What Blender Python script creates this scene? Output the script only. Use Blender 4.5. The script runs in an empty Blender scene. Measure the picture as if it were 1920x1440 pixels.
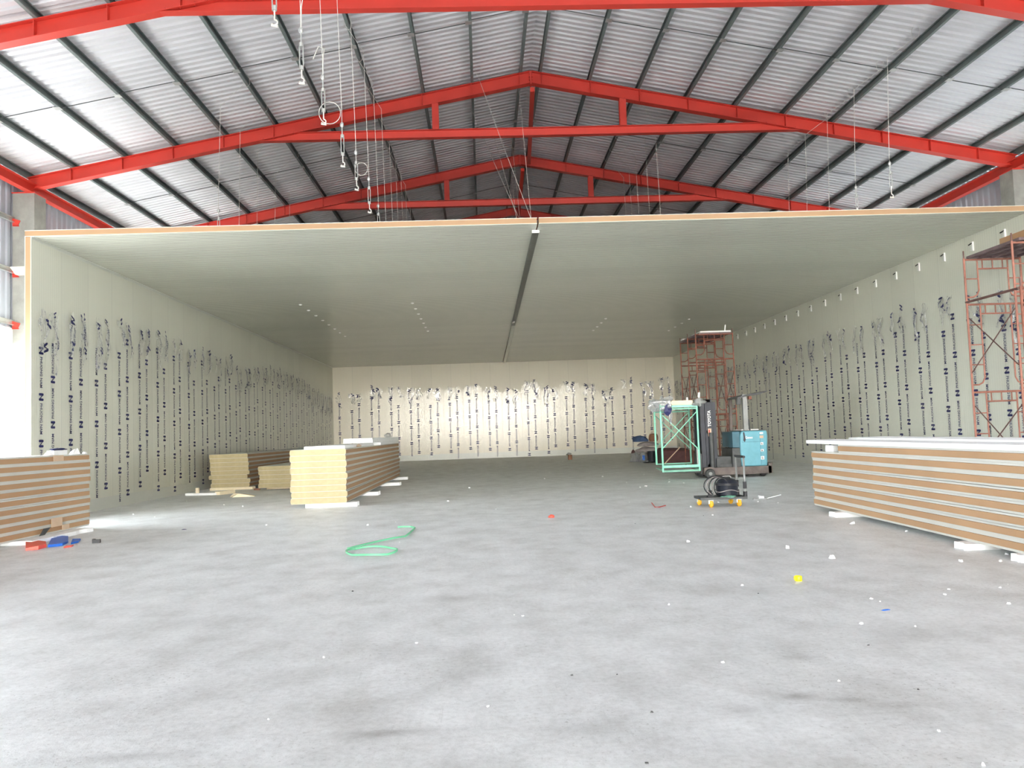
import bpy, math, random
from mathutils import Vector, Matrix
RND = random.Random(7)
SC = bpy.context.scene
COL = SC.collection
V = Vector
PI = math.pi

# ------------------------------------------------------------------ camera
YAW, PITCH, ROLL, FPX = 0.0361870, 0.0601570, 0.0347774, 1518.32
CAM = V((0, 0, 1.4))
_f = V((math.sin(YAW)*math.cos(PITCH), math.cos(YAW)*math.cos(PITCH), math.sin(PITCH)))
_r0 = V((math.cos(YAW), -math.sin(YAW), 0)); _u0 = _r0.cross(_f)
_r = _r0*math.cos(ROLL) - _u0*math.sin(ROLL); _u = _r0*math.sin(ROLL) + _u0*math.cos(ROLL)
cd = bpy.data.cameras.new('camera'); cam = bpy.data.objects.new('camera', cd); COL.objects.link(cam)
cd.sensor_width = 36; cd.lens = 36*FPX/1920; cd.clip_end = 400; cd.clip_start = .05
m = Matrix((( _r.x, _u.x, -_f.x, CAM.x), (_r.y, _u.y, -_f.y, CAM.y), (_r.z, _u.z, -_f.z, CAM.z), (0, 0, 0, 1)))
cam.matrix_world = m
SC.camera = cam
def ray(x, y): return _f + _r*((x-960)/FPX) - _u*((y-720)/FPX)
def fl(x, y, z=0.0):
    d = ray(x, y); return CAM + d*((z-CAM.z)/d.z)
def atY(x, y, Y):
    d = ray(x, y); return CAM + d*(Y/d.y)

# ------------------------------------------------------------------ dimensions
XL, XR, H, YF, YB = -8.596, 11.127, 5.492, 15.70, 46.66      # inside of the panel room
PT, PW = .123, 1.13                                          # panel thickness and width
XOL, XOR, YFRONT, YEND = -10.95, 13.75, -19.0, 47.5           # the hall around it
XRG = 1.42                                                   # ridge
def zr(x): return 10.24 - .197*abs(x-XRG)                    # top of the rafters
TRUSS_Y = (13.4, 19.4, 25.4, 31.4)

# ------------------------------------------------------------------ materials
def lin(c):
    c /= 255.0
    return c/12.92 if c <= .04045 else ((c+.055)/1.055)**2.4
def rgb(r, g, b): return (lin(r), lin(g), lin(b), 1)
class NT:
    def __init__(s, name):
        s.m = bpy.data.materials.new(name); s.m.use_nodes = True
        s.t = s.m.node_tree; s.n = s.t.nodes; s.l = s.t.links
        s.b = s.n['Principled BSDF']; s.o = s.n['Material Output']
    def add(s, typ, **kw):
        n = s.n.new(typ)
        for k, v in kw.items():
            if k.startswith('i_'):
                key = k[2:]; n.inputs[int(key) if key.isdigit() else key].default_value = v
            else: setattr(n, k, v)
        return n
    def link(s, a, b): s.l.new(a, b)
    def coord(s, scale=(1, 1, 1), kind='Object'):
        tc = s.add('ShaderNodeTexCoord'); mp = s.add('ShaderNodeMapping'); mp.inputs['Scale'].default_value = scale
        s.link(tc.outputs[kind], mp.inputs['Vector']); return mp.outputs['Vector']
    def noise(s, vec, scale, detail=4, rough=.55):
        n = s.add('ShaderNodeTexNoise'); n.inputs['Scale'].default_value = scale
        n.inputs['Detail'].default_value = detail; n.inputs['Roughness'].default_value = rough
        s.link(vec, n.inputs['Vector']); return n.outputs['Fac']
    def ramp(s, fac, stops):
        r = s.add('ShaderNodeValToRGB'); e = r.color_ramp.elements
        e[0].position, e[0].color = stops[0]; e[1].position, e[1].color = stops[-1]
        for p, c in stops[1:-1]:
            k = e.new(p); k.color = c
        s.link(fac, r.inputs['Fac']); return r.outputs['Color']
    def math(s, op, a, b=None):
        n = s.add('ShaderNodeMath', operation=op)
        for i, x in enumerate((a, b)):
            if x is None: continue
            if isinstance(x, (int, float)): n.inputs[i].default_value = x
            else: s.link(x, n.inputs[i])
        return n.outputs[0]
    def mix(s, fac, a, b, blend='MIX'):
        n = s.add('ShaderNodeMix', data_type='RGBA', blend_type=blend)
        for sock, x in ((n.inputs[0], fac), (n.inputs[6], a), (n.inputs[7], b)):
            if isinstance(x, (int, float, tuple)): sock.default_value = x
            else: s.link(x, sock)
        return n.outputs[2]
    def bump(s, height, strength=.3, dist=.01):
        n = s.add('ShaderNodeBump'); n.inputs['Strength'].default_value = strength; n.inputs['Distance'].default_value = dist
        s.link(height, n.inputs['Height']); s.link(n.outputs['Normal'], s.b.inputs['Normal']); return n
    def base(s, x):
        if isinstance(x, tuple): s.b.inputs['Base Color'].default_value = x
        else: s.link(x, s.b.inputs['Base Color'])
def simple(name, col, rough=.5, metal=0.0, var=.08, scale=6, spec=.5, bump=0):
    k = NT(name); vec = k.coord()
    n = k.noise(vec, scale, 5)
    dark = tuple(c*(1-2*var) for c in col[:3])+(1,); lite = tuple(min(1, c*(1+var)) for c in col[:3])+(1,)
    k.base(k.ramp(n, [(.3, dark), (.7, lite)]))
    k.b.inputs['Roughness'].default_value = rough; k.b.inputs['Metallic'].default_value = metal
    k.b.inputs['Specular IOR Level'].default_value = spec
    if bump: k.bump(k.noise(vec, scale*6, 3), bump, .01)
    return k.m
M = {}
def ribbed(name, col, axis, off, rough=.3, period=PW, ribs=14, groove=.5, line=.25, spec=.5, dist=.0016, sharp=False, jw=.006):
    """coated steel skin of the panels: fine ribs along the panel and a joint line every panel width"""
    k = NT(name); tc = k.add('ShaderNodeTexCoord'); sp = k.add('ShaderNodeSeparateXYZ'); k.link(tc.outputs['Object'], sp.inputs[0])
    c = k.math('DIVIDE', k.math('SUBTRACT', sp.outputs[axis], off), period)
    fr = k.math('FRACT', c)
    joint = k.math('LESS_THAN', k.math('MINIMUM', fr, k.math('SUBTRACT', 1, fr)), jw)
    rib = k.math('SINE', k.math('MULTIPLY', c, 2*PI*ribs))
    rib = k.math('MULTIPLY', rib, .5)
    if sharp: rib = k.math('SUBTRACT', .5, k.math('MULTIPLY', k.math('POWER', k.math('ADD', rib, .5), 5), 1.0))
    h = k.math('SUBTRACT', rib, k.math('MULTIPLY', joint, 3))
    n = k.noise(k.coord((.6, .6, .25)), 1.1, 3)
    base = k.ramp(n, [(.25, tuple(x*.95 for x in col[:3])+(1,)), (.75, col)])
    wn = k.add('ShaderNodeTexWhiteNoise', noise_dimensions='1D'); k.link(k.math('FLOOR', c), wn.inputs['W'])
    tint = k.math('ADD', .965, k.math('MULTIPLY', wn.outputs['Value'], .05))
    ribc = k.math('ADD', 1, k.math('MULTIPLY', rib, .10 if sharp else .05))  # shade in the grooves put into the tint, on top of the bump
    tint = k.math('MULTIPLY', tint, ribc)
    cb = k.add('ShaderNodeCombineColor'); [k.link(tint, cb.inputs[i]) for i in range(3)]
    base = k.mix(1, base, cb.outputs[0], 'MULTIPLY')
    k.base(k.mix(k.math('MULTIPLY', joint, line), base, (.2, .2, .18, 1)))
    k.b.inputs['Roughness'].default_value = rough; k.b.inputs['Specular IOR Level'].default_value = spec
    k.bump(h, groove, dist)
    return k.m
SKIN = rgb(222, 223, 210)
M['wall_y'] = ribbed('panel_skin_side_wall', SKIN, 1, 15.69, .32)
M['wall_x'] = ribbed('panel_skin_back_wall', rgb(226, 220, 204), 0, XL, .42, spec=.45)  # same skin as the sides; warm front light put into its colour
M['ceil_y'] = ribbed('panel_skin_ceiling', SKIN, 1, YF, .15, ribs=9, groove=1.0, line=-.9, dist=.02, sharp=True, jw=.009)
M['skin'] = simple('coated_steel_white', rgb(214, 216, 208), .35, var=.02, scale=1.5)
M['lip'] = simple('coated_steel_grey_lip', rgb(205, 206, 200), .42, var=.03, scale=2)
M['tan'] = simple('tan_edge_tape', rgb(180, 144, 108), .55, var=.05, scale=1.2)
M['edge'] = simple('tan_cut_edge', rgb(176, 142, 108), .6, var=.04, scale=1.2)
M['foam_y'] = simple('yellow_foam_core', rgb(180, 166, 130), .85, var=.05, scale=9, bump=.3)
M['foam_w'] = simple('white_polystyrene', rgb(246, 247, 247), .7, var=.02, scale=20, bump=.2)
M['foam_c'] = simple('cream_foam', rgb(240, 226, 196), .8, var=.04, scale=9, bump=.2)
M['red'] = simple('red_steel_paint', rgb(208, 62, 50), .42, var=.05, scale=1.3)
M['red_dull'] = simple('red_bolt_paint', rgb(196, 60, 52), .5, var=.1)
M['purlin'] = simple('green_grey_purlin_paint', rgb(112, 122, 120), .5, var=.1, scale=2)
M['galv'] = simple('galvanised_steel', rgb(196, 198, 196), .35, .6, var=.06)
M['wire'] = simple('pale_wire', rgb(214, 212, 206), .5, .1, var=.02)
M['rail'] = simple('grey_rail_metal', rgb(112, 112, 106), .45, .3, var=.04)
M['concrete'] = simple('column_concrete', rgb(150, 149, 144), .9, var=.12, scale=3, bump=.4)
M['black'] = simple('black_plastic', rgb(34, 35, 40), .5, var=.1)
M['rubber'] = simple('black_rubber', rgb(28, 28, 30), .8, var=.1)
M['navy'] = simple('navy_mast_paint', rgb(34, 38, 50), .45, var=.15, scale=4)
M['steel'] = simple('worn_steel', rgb(140, 142, 140), .45, .5, var=.1)
M['steel_dk'] = simple('dark_greasy_steel', rgb(82, 84, 84), .55, .2, var=.2)
M['blue'] = simple('pale_blue_machine_paint', rgb(106, 170, 186), .42, var=.09, scale=3)
M['teal'] = simple('dark_teal_machine_paint', rgb(62, 106, 122), .5, var=.15, scale=3)
M['rust'] = simple('scuffed_brown_chassis', rgb(112, 101, 96), .6, var=.22, scale=4)
M['scaf'] = simple('rusty_orange_scaffold_paint', rgb(138, 82, 64), .6, var=.2, scale=8)
M['scaf_pink'] = simple('faded_orange_scaffold_paint', rgb(168, 112, 96), .6, var=.12, scale=8)
M['scaf_dk'] = simple('brown_scaffold_steel', rgb(112, 82, 76), .6, .2, var=.15, scale=8)
M['plank'] = simple('grey_violet_scaffold_plank', rgb(128, 110, 112), .6, var=.12, scale=5)
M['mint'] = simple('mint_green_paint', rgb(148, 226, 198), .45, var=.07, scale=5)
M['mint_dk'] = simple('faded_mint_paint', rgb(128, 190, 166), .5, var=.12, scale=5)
M['white'] = simple('white_paper', rgb(240, 240, 238), .6, var=.02)
M['yellow'] = simple('amber_wheel_plastic', rgb(238, 176, 40), .4, var=.08)
M['cap'] = simple('yellow_plastic', rgb(250, 228, 20), .4, var=.03)
M['green'] = simple('green_strap_plastic', rgb(112, 196, 150), .4, var=.06)
M['orange'] = simple('salmon_red_plastic', rgb(238, 92, 74), .45, var=.08)
M['bluep'] = simple('bright_blue_plastic', rgb(30, 104, 205), .4, var=.08)
M['brown'] = simple('cardboard_brown', rgb(150, 108, 84), .8, var=.12)
M['maroon'] = simple('maroon_tarpaulin', rgb(92, 58, 58), .7, var=.15, scale=5)
M['denim'] = simple('blue_cloth_bag', rgb(70, 92, 128), .8, var=.12)
M['sack'] = simple('pale_woven_sack', rgb(158, 150, 148), .8, var=.1, scale=10)
M['grey'] = simple('mid_grey_paint', rgb(150, 152, 150), .5, var=.08)
M['ink'] = simple('navy_print_ink', rgb(36, 40, 92), .5, var=.05)
M['ink_w'] = simple('white_lettering', rgb(232, 232, 230), .5, var=.02)
M['lintel'] = simple('grey_lintel_concrete', rgb(196, 194, 188), .9, var=.06, scale=2)
M['tape'] = simple('pale_brown_tape', rgb(206, 178, 150), .3, var=.04)

STAINS = [(fl(x, y).x, fl(x, y).y, rx, ry, s) for x, y, rx, ry, s in ((1497, 1306, .10, .05, .9), (1590, 1312, .12, .045, .7), (1690, 1322, .14, .05, .4), (1500, 1232, .10, .07, .5), (1395, 1330, .10, .08, .35), (760, 1372, .30, .05, .45),
    (700, 1378, .14, .05, .5), (1080, 1365, .2, .10, .35), (850, 1122, .25, .12, .4), (330, 1170, .5, .2, .25), (970, 1080, .3, .1, .25), (240, 1420, .3, .06, .5), (1700, 1190, .35, .25, .35), (880, 1265, .12, .08, .3), (770, 1220, .3, .15, .25))]
def floor_mat():
    k = NT('worn_concrete_floor'); vec = k.coord()
    big = k.noise(vec, .22, 5, .6)
    base = k.ramp(big, [(.28, rgb(212, 214, 216)), (.5, rgb(224, 226, 228)), (.75, rgb(233, 236, 238))])
    # dirtier, walked-on concrete towards the hall entrance, ragged edge; weaker light painted in too
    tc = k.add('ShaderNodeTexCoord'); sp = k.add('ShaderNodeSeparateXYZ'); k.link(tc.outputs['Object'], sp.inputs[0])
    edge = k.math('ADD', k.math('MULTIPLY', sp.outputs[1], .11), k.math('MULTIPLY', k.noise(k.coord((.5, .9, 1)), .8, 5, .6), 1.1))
    worn_dim = k.ramp(edge, [(.72, (1, 1, 1, 1)), (1.0, (0, 0, 0, 1))])
    base = k.mix(k.math('MULTIPLY', worn_dim, .9), base, rgb(184, 180, 174))
    mid = k.noise(vec, 1.7, 7, .65)
    base = k.mix(.42, base, k.ramp(mid, [(.30, rgb(198, 198, 198)), (.5, rgb(226, 227, 228)), (.72, rgb(238, 240, 241))]))
    st = k.add('ShaderNodeTexNoise'); st.inputs['Scale'].default_value = 1.0; st.inputs['Detail'].default_value = 6
    st.inputs['Distortion'].default_value = 1.2
    k.link(k.coord((.9, .7, 1)), st.inputs['Vector'])
    stain = k.ramp(st.outputs['Fac'], [(.57, (0, 0, 0, 1)), (.74, (1, 1, 1, 1))])
    base = k.mix(k.math('MULTIPLY', stain, .42), base, rgb(166, 163, 158))
    fine = k.noise(vec, 26, 6, .7)
    base = k.mix(.35, base, k.ramp(fine, [(.32, rgb(184, 184, 182)), (.55, rgb(228, 229, 229)), (.8, rgb(240, 241, 242))]))
    # fine scratches
    for sc, rz in (((1.2, 22, 1), .5), ((16, 1.0, 1), .3)):
        mp = k.add('ShaderNodeMapping'); mp.inputs['Scale'].default_value = sc; mp.inputs['Rotation'].default_value = (0, 0, rz)
        tc = k.add('ShaderNodeTexCoord'); k.link(tc.outputs['Object'], mp.inputs[0])
        s2 = k.noise(mp.outputs[0], 1.6, 5, .6)
        base = k.mix(k.math('MULTIPLY', k.ramp(s2, [(.64, (0, 0, 0, 1)), (.72, (1, 1, 1, 1))]), .16), base, rgb(150, 150, 148))
    # single stains with a place of their own
    acc = None
    for sx, sy, rx, ry, st_ in STAINS:
        dx = k.math('DIVIDE', k.math('SUBTRACT', sp.outputs[0], sx), rx); dy = k.math('DIVIDE', k.math('SUBTRACT', sp.outputs[1], sy), ry)
        d = k.math('ADD', k.math('MULTIPLY', dx, dx), k.math('MULTIPLY', dy, dy))
        e = k.math('MULTIPLY', k.math('POWER', 2.718, k.math('MULTIPLY', d, -1)), st_)
        acc = e if acc is None else k.math('ADD', acc, e)
    rag = k.math('MULTIPLY', acc, k.math('MULTIPLY', k.noise(k.coord((2.5, 2.5, 1)), 3, 6, .75), 1.25))
    base = k.mix(k.math('MINIMUM', rag, .55), base, rgb(128, 126, 124))
    # mottling of trowel marks
    tm = k.noise(k.coord((1.5, 1.1, 1)), 1.5, 9, .68)
    base = k.mix(.5, base, k.ramp(tm, [(.34, rgb(178, 178, 177)), (.5, rgb(220, 221, 222)), (.66, rgb(244, 245, 246))]), 'MULTIPLY')
    base = k.mix(1, base, (1.2, 1.2, 1.2, 1), 'MULTIPLY')
    # pits and grit, thicker where the surface is worn
    pit = k.ramp(k.noise(vec, 38, 3, .6), [(.60, (0, 0, 0, 1)), (.68, (1, 1, 1, 1))])
    where = k.math('ADD', .10, k.math('MULTIPLY', k.ramp(k.noise(k.coord((.8, .8, 1)), .9, 3), [(.46, (0, 0, 0, 1)), (.68, (1, 1, 1, 1))]), .5))
    base = k.mix(k.math('MULTIPLY', pit, where), base, rgb(136, 133, 128))
    dust = k.ramp(k.noise(k.coord((1, 1.3, 1)), 11, 5, .7), [(.56, (0, 0, 0, 1)), (.70, (1, 1, 1, 1))])
    base = k.mix(k.math('MULTIPLY', dust, .35), base, rgb(240, 242, 243))
    k.base(base)
    k.link(k.math('ADD', .34, k.math('MULTIPLY', mid, .25)), k.b.inputs['Roughness'])
    k.bump(k.math('ADD', fine, k.math('MULTIPLY', k.noise(vec, 120, 3), .5)), .22, .012)
    return k.m
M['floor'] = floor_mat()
def roof_mat(name, col, rough=.48, metal=.2):
    k = NT(name); vec = k.coord((1, 1, 1))
    n = k.noise(k.coord((.25, 1.2, .25)), 1.5, 4)
    k.base(k.ramp(n, [(.3, tuple(c*.88 for c in col[:3])+(1,)), (.7, col)]))
    k.b.inputs['Roughness'].default_value = rough; k.b.inputs['Metallic'].default_value = metal
    return k.m
M['roof'] = roof_mat('zinc_roof_sheet', rgb(224, 223, 226))
M['clad'] = roof_mat('zinc_wall_sheet', rgb(184, 187, 198), .42)
M['ground'] = simple('pale_yard_ground', rgb(192, 192, 190), .95, var=.06, scale=.4)
def film_mat(name, crumple):
    k = NT(name); k.n.remove(k.b)
    tr = k.add('ShaderNodeBsdfTransparent'); gl = k.add('ShaderNodeBsdfGlossy')
    gl.inputs['Roughness'].default_value = .2 if crumple else .1
    gl.inputs['Color'].default_value = (1, 1, 1, 1)
    vec = k.coord()
    bp = k.add('ShaderNodeBump'); bp.inputs['Distance'].default_value = .012
    if crumple:
        bp.inputs['Strength'].default_value = .9
        k.link(k.noise(k.coord((5, 5, 1.2)), 3, 2), bp.inputs['Height'])
        k.link(bp.outputs[0], gl.inputs['Normal'])
        df = k.add('ShaderNodeBsdfDiffuse'); 
        blot = k.ramp(k.noise(k.coord((3, 3, 2.2)), 5.5, 3), [(.60, (.84, .85, .87, 1)), (.63, rgb(70, 74, 130))])
        k.link(blot, df.inputs['Color'])
        streak = k.ramp(k.noise(k.coord((7, 7, 1.2)), 4, 3), [(.40, (.05, .05, .05, 1)), (.75, (.7, .7, .7, 1))])  # white highlights on the folds drawn in as diffuse streaks
        inkf = k.ramp(k.noise(k.coord((3, 3, 2.2)), 5.5, 3), [(.60, (0, 0, 0, 1)), (.63, (.6, .6, .6, 1))])
        fac = k.math('MAXIMUM', k.math('MULTIPLY', streak, .62), inkf)
        m1 = k.add('ShaderNodeMixShader'); k.link(fac, m1.inputs[0]); k.link(tr.outputs[0], m1.inputs[1]); k.link(df.outputs[0], m1.inputs[2])
        m2 = k.add('ShaderNodeMixShader'); m2.inputs[0].default_value = .13
        k.link(m1.outputs[0], m2.inputs[1]); k.link(gl.outputs[0], m2.inputs[2]); k.link(m2.outputs[0], k.o.inputs[0])
    else:
        bp.inputs['Strength'].default_value = .4
        k.link(k.math('ADD', k.noise(k.coord((9, 9, .35)), 2.4, 3), k.math('MULTIPLY', k.noise(k.coord((1.2, 1.2, 6)), 3.0, 2), .35)), bp.inputs['Height'])
        k.link(bp.outputs[0], gl.inputs['Normal'])
        lw = k.add('ShaderNodeLayerWeight'); lw.inputs['Blend'].default_value = .12
        fac = k.math('MINIMUM', k.math('ADD', .023, k.math('MULTIPLY', lw.outputs['Fresnel'], .25)), .3)
        m1 = k.add('ShaderNodeMixShader'); k.link(fac, m1.inputs[0]); k.link(tr.outputs[0], m1.inputs[1]); k.link(gl.outputs[0], m1.inputs[2])
        k.link(m1.outputs[0], k.o.inputs[0])
    return k.m
M['film'] = film_mat('clear_film', False)
M['crumple'] = film_mat('crumpled_printed_film', True)
def clear_mat():
    k = NT('clear_plastic'); k.n.remove(k.b)
    tr = k.add('ShaderNodeBsdfTransparent'); gl = k.add('ShaderNodeBsdfGlossy'); df = k.add('ShaderNodeBsdfDiffuse')
    gl.inputs['Roughness'].default_value = .2; df.inputs['Color'].default_value = (.5, .53, .56, 1)
    a = k.add('ShaderNodeMixShader'); a.inputs[0].default_value = .3
    k.link(tr.outputs[0], a.inputs[1]); k.link(df.outputs[0], a.inputs[2])
    b = k.add('ShaderNodeMixShader'); b.inputs[0].default_value = .15
    k.link(a.outputs[0], b.inputs[1]); k.link(gl.outputs[0], b.inputs[2]); k.link(b.outputs[0], k.o.inputs[0]); return k.m
M['clear'] = clear_mat()

# ------------------------------------------------------------------ mesh builder
class MB:
    def __init__(s): s.v, s.f, s.mi = [], [], []
    def poly(s, pts, faces, m=0):
        b = len(s.v); s.v += [tuple(p) for p in pts]
        for f in faces: s.f.append(tuple(b+i for i in f)); s.mi.append(m)
        return s
    def box(s, x0, x1, y0, y1, z0, z1, m=0):
        p = [(x, y, z) for z in (z0, z1) for y in (y0, y1) for x in (x0, x1)]
        return s.poly(p, [(0, 2, 3, 1), (4, 5, 7, 6), (0, 1, 5, 4), (2, 6, 7, 3), (0, 4, 6, 2), (1, 3, 7, 5)], m)
    def frame(s, d, up=(0, 0, 1)):
        d = V(d).normalized(); up = V(up)
        if abs(d.dot(up.normalized())) > .98: up = V((1, 0, 0))
        a = d.cross(up).normalized(); b = a.cross(d).normalized(); return a, b
    def extrude(s, prof, p, q, up=(0, 0, 1), m=0, caps=True, ms=None):
        """prof: (a, b) points; a runs sideways, b runs up"""
        p, q = V(p), V(q); a, b = s.frame(q-p, up); n = len(prof)
        pts = [p+a*x+b*y for x, y in prof] + [q+a*x+b*y for x, y in prof]
        base = len(s.v); s.v += [tuple(x) for x in pts]
        for i in range(n):
            j = (i+1) % n; s.f.append((base+i, base+j, base+n+j, base+n+i)); s.mi.append(ms[i] if ms else m)
        if caps:
            s.f.append(tuple(base+i for i in range(n-1, -1, -1))); s.mi.append(m)
            s.f.append(tuple(base+n+i for i in range(n))); s.mi.append(m)
        return s
    def bar(s, p, q, w, h, up=(0, 0, 1), m=0):
        return s.extrude([(-w/2, -h/2), (w/2, -h/2), (w/2, h/2), (-w/2, h/2)], p, q, up, m)
    def ibeam(s, p, q, d, w, tf=.012, tw=.008, up=(0, 0, 1), m=0):
        h = d/2; t = h-tf; w2 = w/2; k = tw/2
        return s.extrude([(-w2, -h), (w2, -h), (w2, -t), (k, -t), (k, t), (w2, t), (w2, h), (-w2, h), (-w2, t), (-k, t), (-k, -t), (-w2, -t)], p, q, up, m)
    def tube(s, pts, r, n=8, m=0, closed=False):
        pts = [V(p) for p in pts]; L = len(pts); base = len(s.v); prev = None
        for i, p in enumerate(pts):
            if closed: d = pts[(i+1) % L]-pts[i-1]
            else: d = pts[min(i+1, L-1)]-pts[max(i-1, 0)]
            if d.length < 1e-9: d = V((0, 0, 1))
            d.normalize()
            if prev is None: a, b = s.frame(d)
            else:
                a = (prev-d*prev.dot(d))
                a = a.normalized() if a.length > 1e-6 else s.frame(d)[0]
                b = a.cross(d)
            prev = a
            rr = r[i] if isinstance(r, (list, tuple)) else r
            for k in range(n):
                t = 2*PI*k/n; s.v.append(tuple(p+a*math.cos(t)*rr+b*math.sin(t)*rr))
        for i in range(L if closed else L-1):
            for k in range(n):
                j = (i+1) % L; k2 = (k+1) % n
                s.f.append((base+i*n+k, base+i*n+k2, base+j*n+k2, base+j*n+k)); s.mi.append(m)
        if not closed:
            s.f.append(tuple(base+k for k in range(n-1, -1, -1))); s.mi.append(m)
            s.f.append(tuple(base+(L-1)*n+k for k in range(n))); s.mi.append(m)
        return s
    def cyl(s, p, q, r, n=16, m=0): return s.tube([p, q], r, n, m)
    def lathe(s, prof, c, axis=(0, 0, 1), n=20, m=0):
        c = V(c); ax = V(axis).normalized(); a, b = s.frame(ax, (0, 0, 1) if abs(ax.z) < .9 else (0, 1, 0)); base = len(s.v); L = len(prof)
        for r, z in prof:
            for k in range(n):
                t = 2*PI*k/n; s.v.append(tuple(c+ax*z+a*math.cos(t)*max(r, 1e-4)+b*math.sin(t)*max(r, 1e-4)))
        for i in range(L-1):
            for k in range(n):
                k2 = (k+1) % n; s.f.append((base+i*n+k, base+i*n+k2, base+(i+1)*n+k2, base+(i+1)*n+k)); s.mi.append(m)
        return s
    def blob(s, c, size, seed=0, n=10, rough=.25, m=0, flat=False):
        """an irregular lump"""
        rr = random.Random(seed); c = V(c); base = len(s.v); ph = [rr.uniform(0, 6.28) for _ in range(8)]
        for i in range(n+1):
            th = PI*i/n
            for k in range(2*n):
                t = PI*k/n
                w = 1+rough*(.5*math.sin(3*t+ph[0]+2*th)+.35*math.sin(5*th+ph[1]+t)+.3*math.sin(4*t-3*th+ph[2])+.25*math.sin(7*t+ph[3])*math.sin(th))
                z = math.cos(th)*w
                if flat and z < -.45: z = -.45
                s.v.append((c.x+size[0]*math.sin(th)*math.cos(t)*w, c.y+size[1]*math.sin(th)*math.sin(t)*w, c.z+size[2]*z))
        for i in range(n):
            for k in range(2*n):
                k2 = (k+1) % (2*n); s.f.append((base+i*2*n+k, base+(i+1)*2*n+k, base+(i+1)*2*n+k2, base+i*2*n+k2)); s.mi.append(m)
        return s
    def chip(s, c, size, seed=0, m=0):
        rr = random.Random(seed); j = lambda k: rr.uniform(-k, k)
        x, y, z = size; pts = []
        for zz in (0, 1):
            for sx, sy in ((-1, -1), (1, -1), (1, 1), (-1, 1)):
                f = 1-.3*zz; pts.append((c[0]+x*.5*(sx*f+j(.4)), c[1]+y*.5*(sy*f+j(.4)), c[2]+(z*(1+j(.4)) if zz else 0)))
        return s.poly(pts, [(0, 3, 2, 1), (4, 5, 6, 7), (0, 1, 5, 4), (1, 2, 6, 5), (2, 3, 7, 6), (3, 0, 4, 7)], m)
    def build(s, name, mats, parent=None, loc=None, smooth=None):
        me = bpy.data.meshes.new(name); me.from_pydata(s.v, [], s.f)
        if not isinstance(mats, (list, tuple)): mats = [mats]
        for x in mats: me.materials.append(M[x] if isinstance(x, str) else x)
        me.polygons.foreach_set('material_index', s.mi)
        if smooth:
            me.polygons.foreach_set('use_smooth', [True]*len(s.f)); me.update(); me.set_sharp_from_angle(angle=math.radians(smooth))
        me.update()
        o = bpy.data.objects.new(name, me); COL.objects.link(o)
        if parent: o.parent = parent
        if loc: o.location = loc
        return o
def tag(o, label, cat, group=None, kind=None):
    o['label'] = label; o['category'] = cat
    if group: o['group'] = group
    if kind: o['kind'] = kind
    return o
def thing(name, label, cat, loc=(0, 0, 0), rz=0, group=None):
    o = bpy.data.objects.new(name, None); COL.objects.link(o); o.empty_display_size = .1
    o.location = loc; o.rotation_euler = (0, 0, rz); return tag(o, label, cat, group)
def struct(o):
    o['kind'] = 'structure'; return o
def copy_tree(o, parent=None):
    c = o.copy(); COL.objects.link(c)
    if parent: c.parent = parent
    for ch in list(o.children): copy_tree(ch, c)
    return c
ORD = ('first second third fourth fifth sixth seventh eighth ninth tenth eleventh twelfth thirteenth fourteenth fifteenth sixteenth seventeenth '
       'eighteenth nineteenth twentieth twenty-first twenty-second twenty-third twenty-fourth twenty-fifth twenty-sixth twenty-seventh twenty-eighth twenty-ninth thirtieth').split()
# ------------------------------------------------------------------ setting: floor, panel room, hall shell
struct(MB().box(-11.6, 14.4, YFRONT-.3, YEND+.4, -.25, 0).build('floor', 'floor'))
struct(MB().box(-90, 90, -120, 110, -.6, -.26).build('ground', 'ground'))

def panel_wall(name, x0, x1, y0, y1, z0, z1, skin, axis, edge_faces):
    """sandwich wall: thin white skins either side of the tan-taped foam edge"""
    mb = MB(); t = .012
    if axis == 'x':
        mb.box(x0, x0+t, y0, y1, z0, z1, 0).box(x1-t, x1, y0, y1, z0, z1, 0).box(x0+t, x1-t, y0+.004, y1, z0, z1-.004, 1)
    elif axis == 'y':
        mb.box(x0, x1, y0, y0+t, z0, z1, 0).box(x0, x1, y1-t, y1, z0, z1, 0).box(x0, x1, y0+t, y1-t, z0, z1, 1)
    else:
        mb.box(x0, x1, y0, y1, z0, z0+t, 0).box(x0, x1, y0, y1, z1-t, z1, 0).box(x0+.004, x1-.004, y0+.004, y1, z0+t, z1-t, 1)
    return struct(mb.build(name, [skin, 'edge']))
panel_wall('wall_left', XL-PT, XL, YF, YB+PT, 0, H, 'wall_y', 'x', 0)
panel_wall('wall_right', XR, XR+PT, YF-3.4, YB+PT, 0, H, 'wall_y', 'x', 0)
panel_wall('wall_back', XL, XR, YB, YB+PT, 0, H, 'wall_x', 'y', 0)
panel_wall('ceiling', XL-PT, 1.175, YF, YB+PT, H, H+PT, 'ceil_y', 'z', 0)
panel_wall('ceiling', 1.205, XR+PT, YF, YB+PT, H, H+PT, 'ceil_y', 'z', 0)
# white corner angle under the ceiling, kick angle along the floor
struct(MB().box(XL, XL+.05, YF, YB, H-.008, H).box(XL, XL+.006, YF, YB, H-.05, H).build('trim_1', 'skin'))
struct(MB().box(XL, XL+.007, YF+.3, YB, 0, .27).build('baseboard_left', 'skin'))
struct(MB().box(XR-.007, XR, YF, YB, 0, .27).build('baseboard_right', 'skin'))
struct(MB().box(XL, XR, YB-.007, YB, 0, .32).build('baseboard_back', 'skin'))

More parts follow.
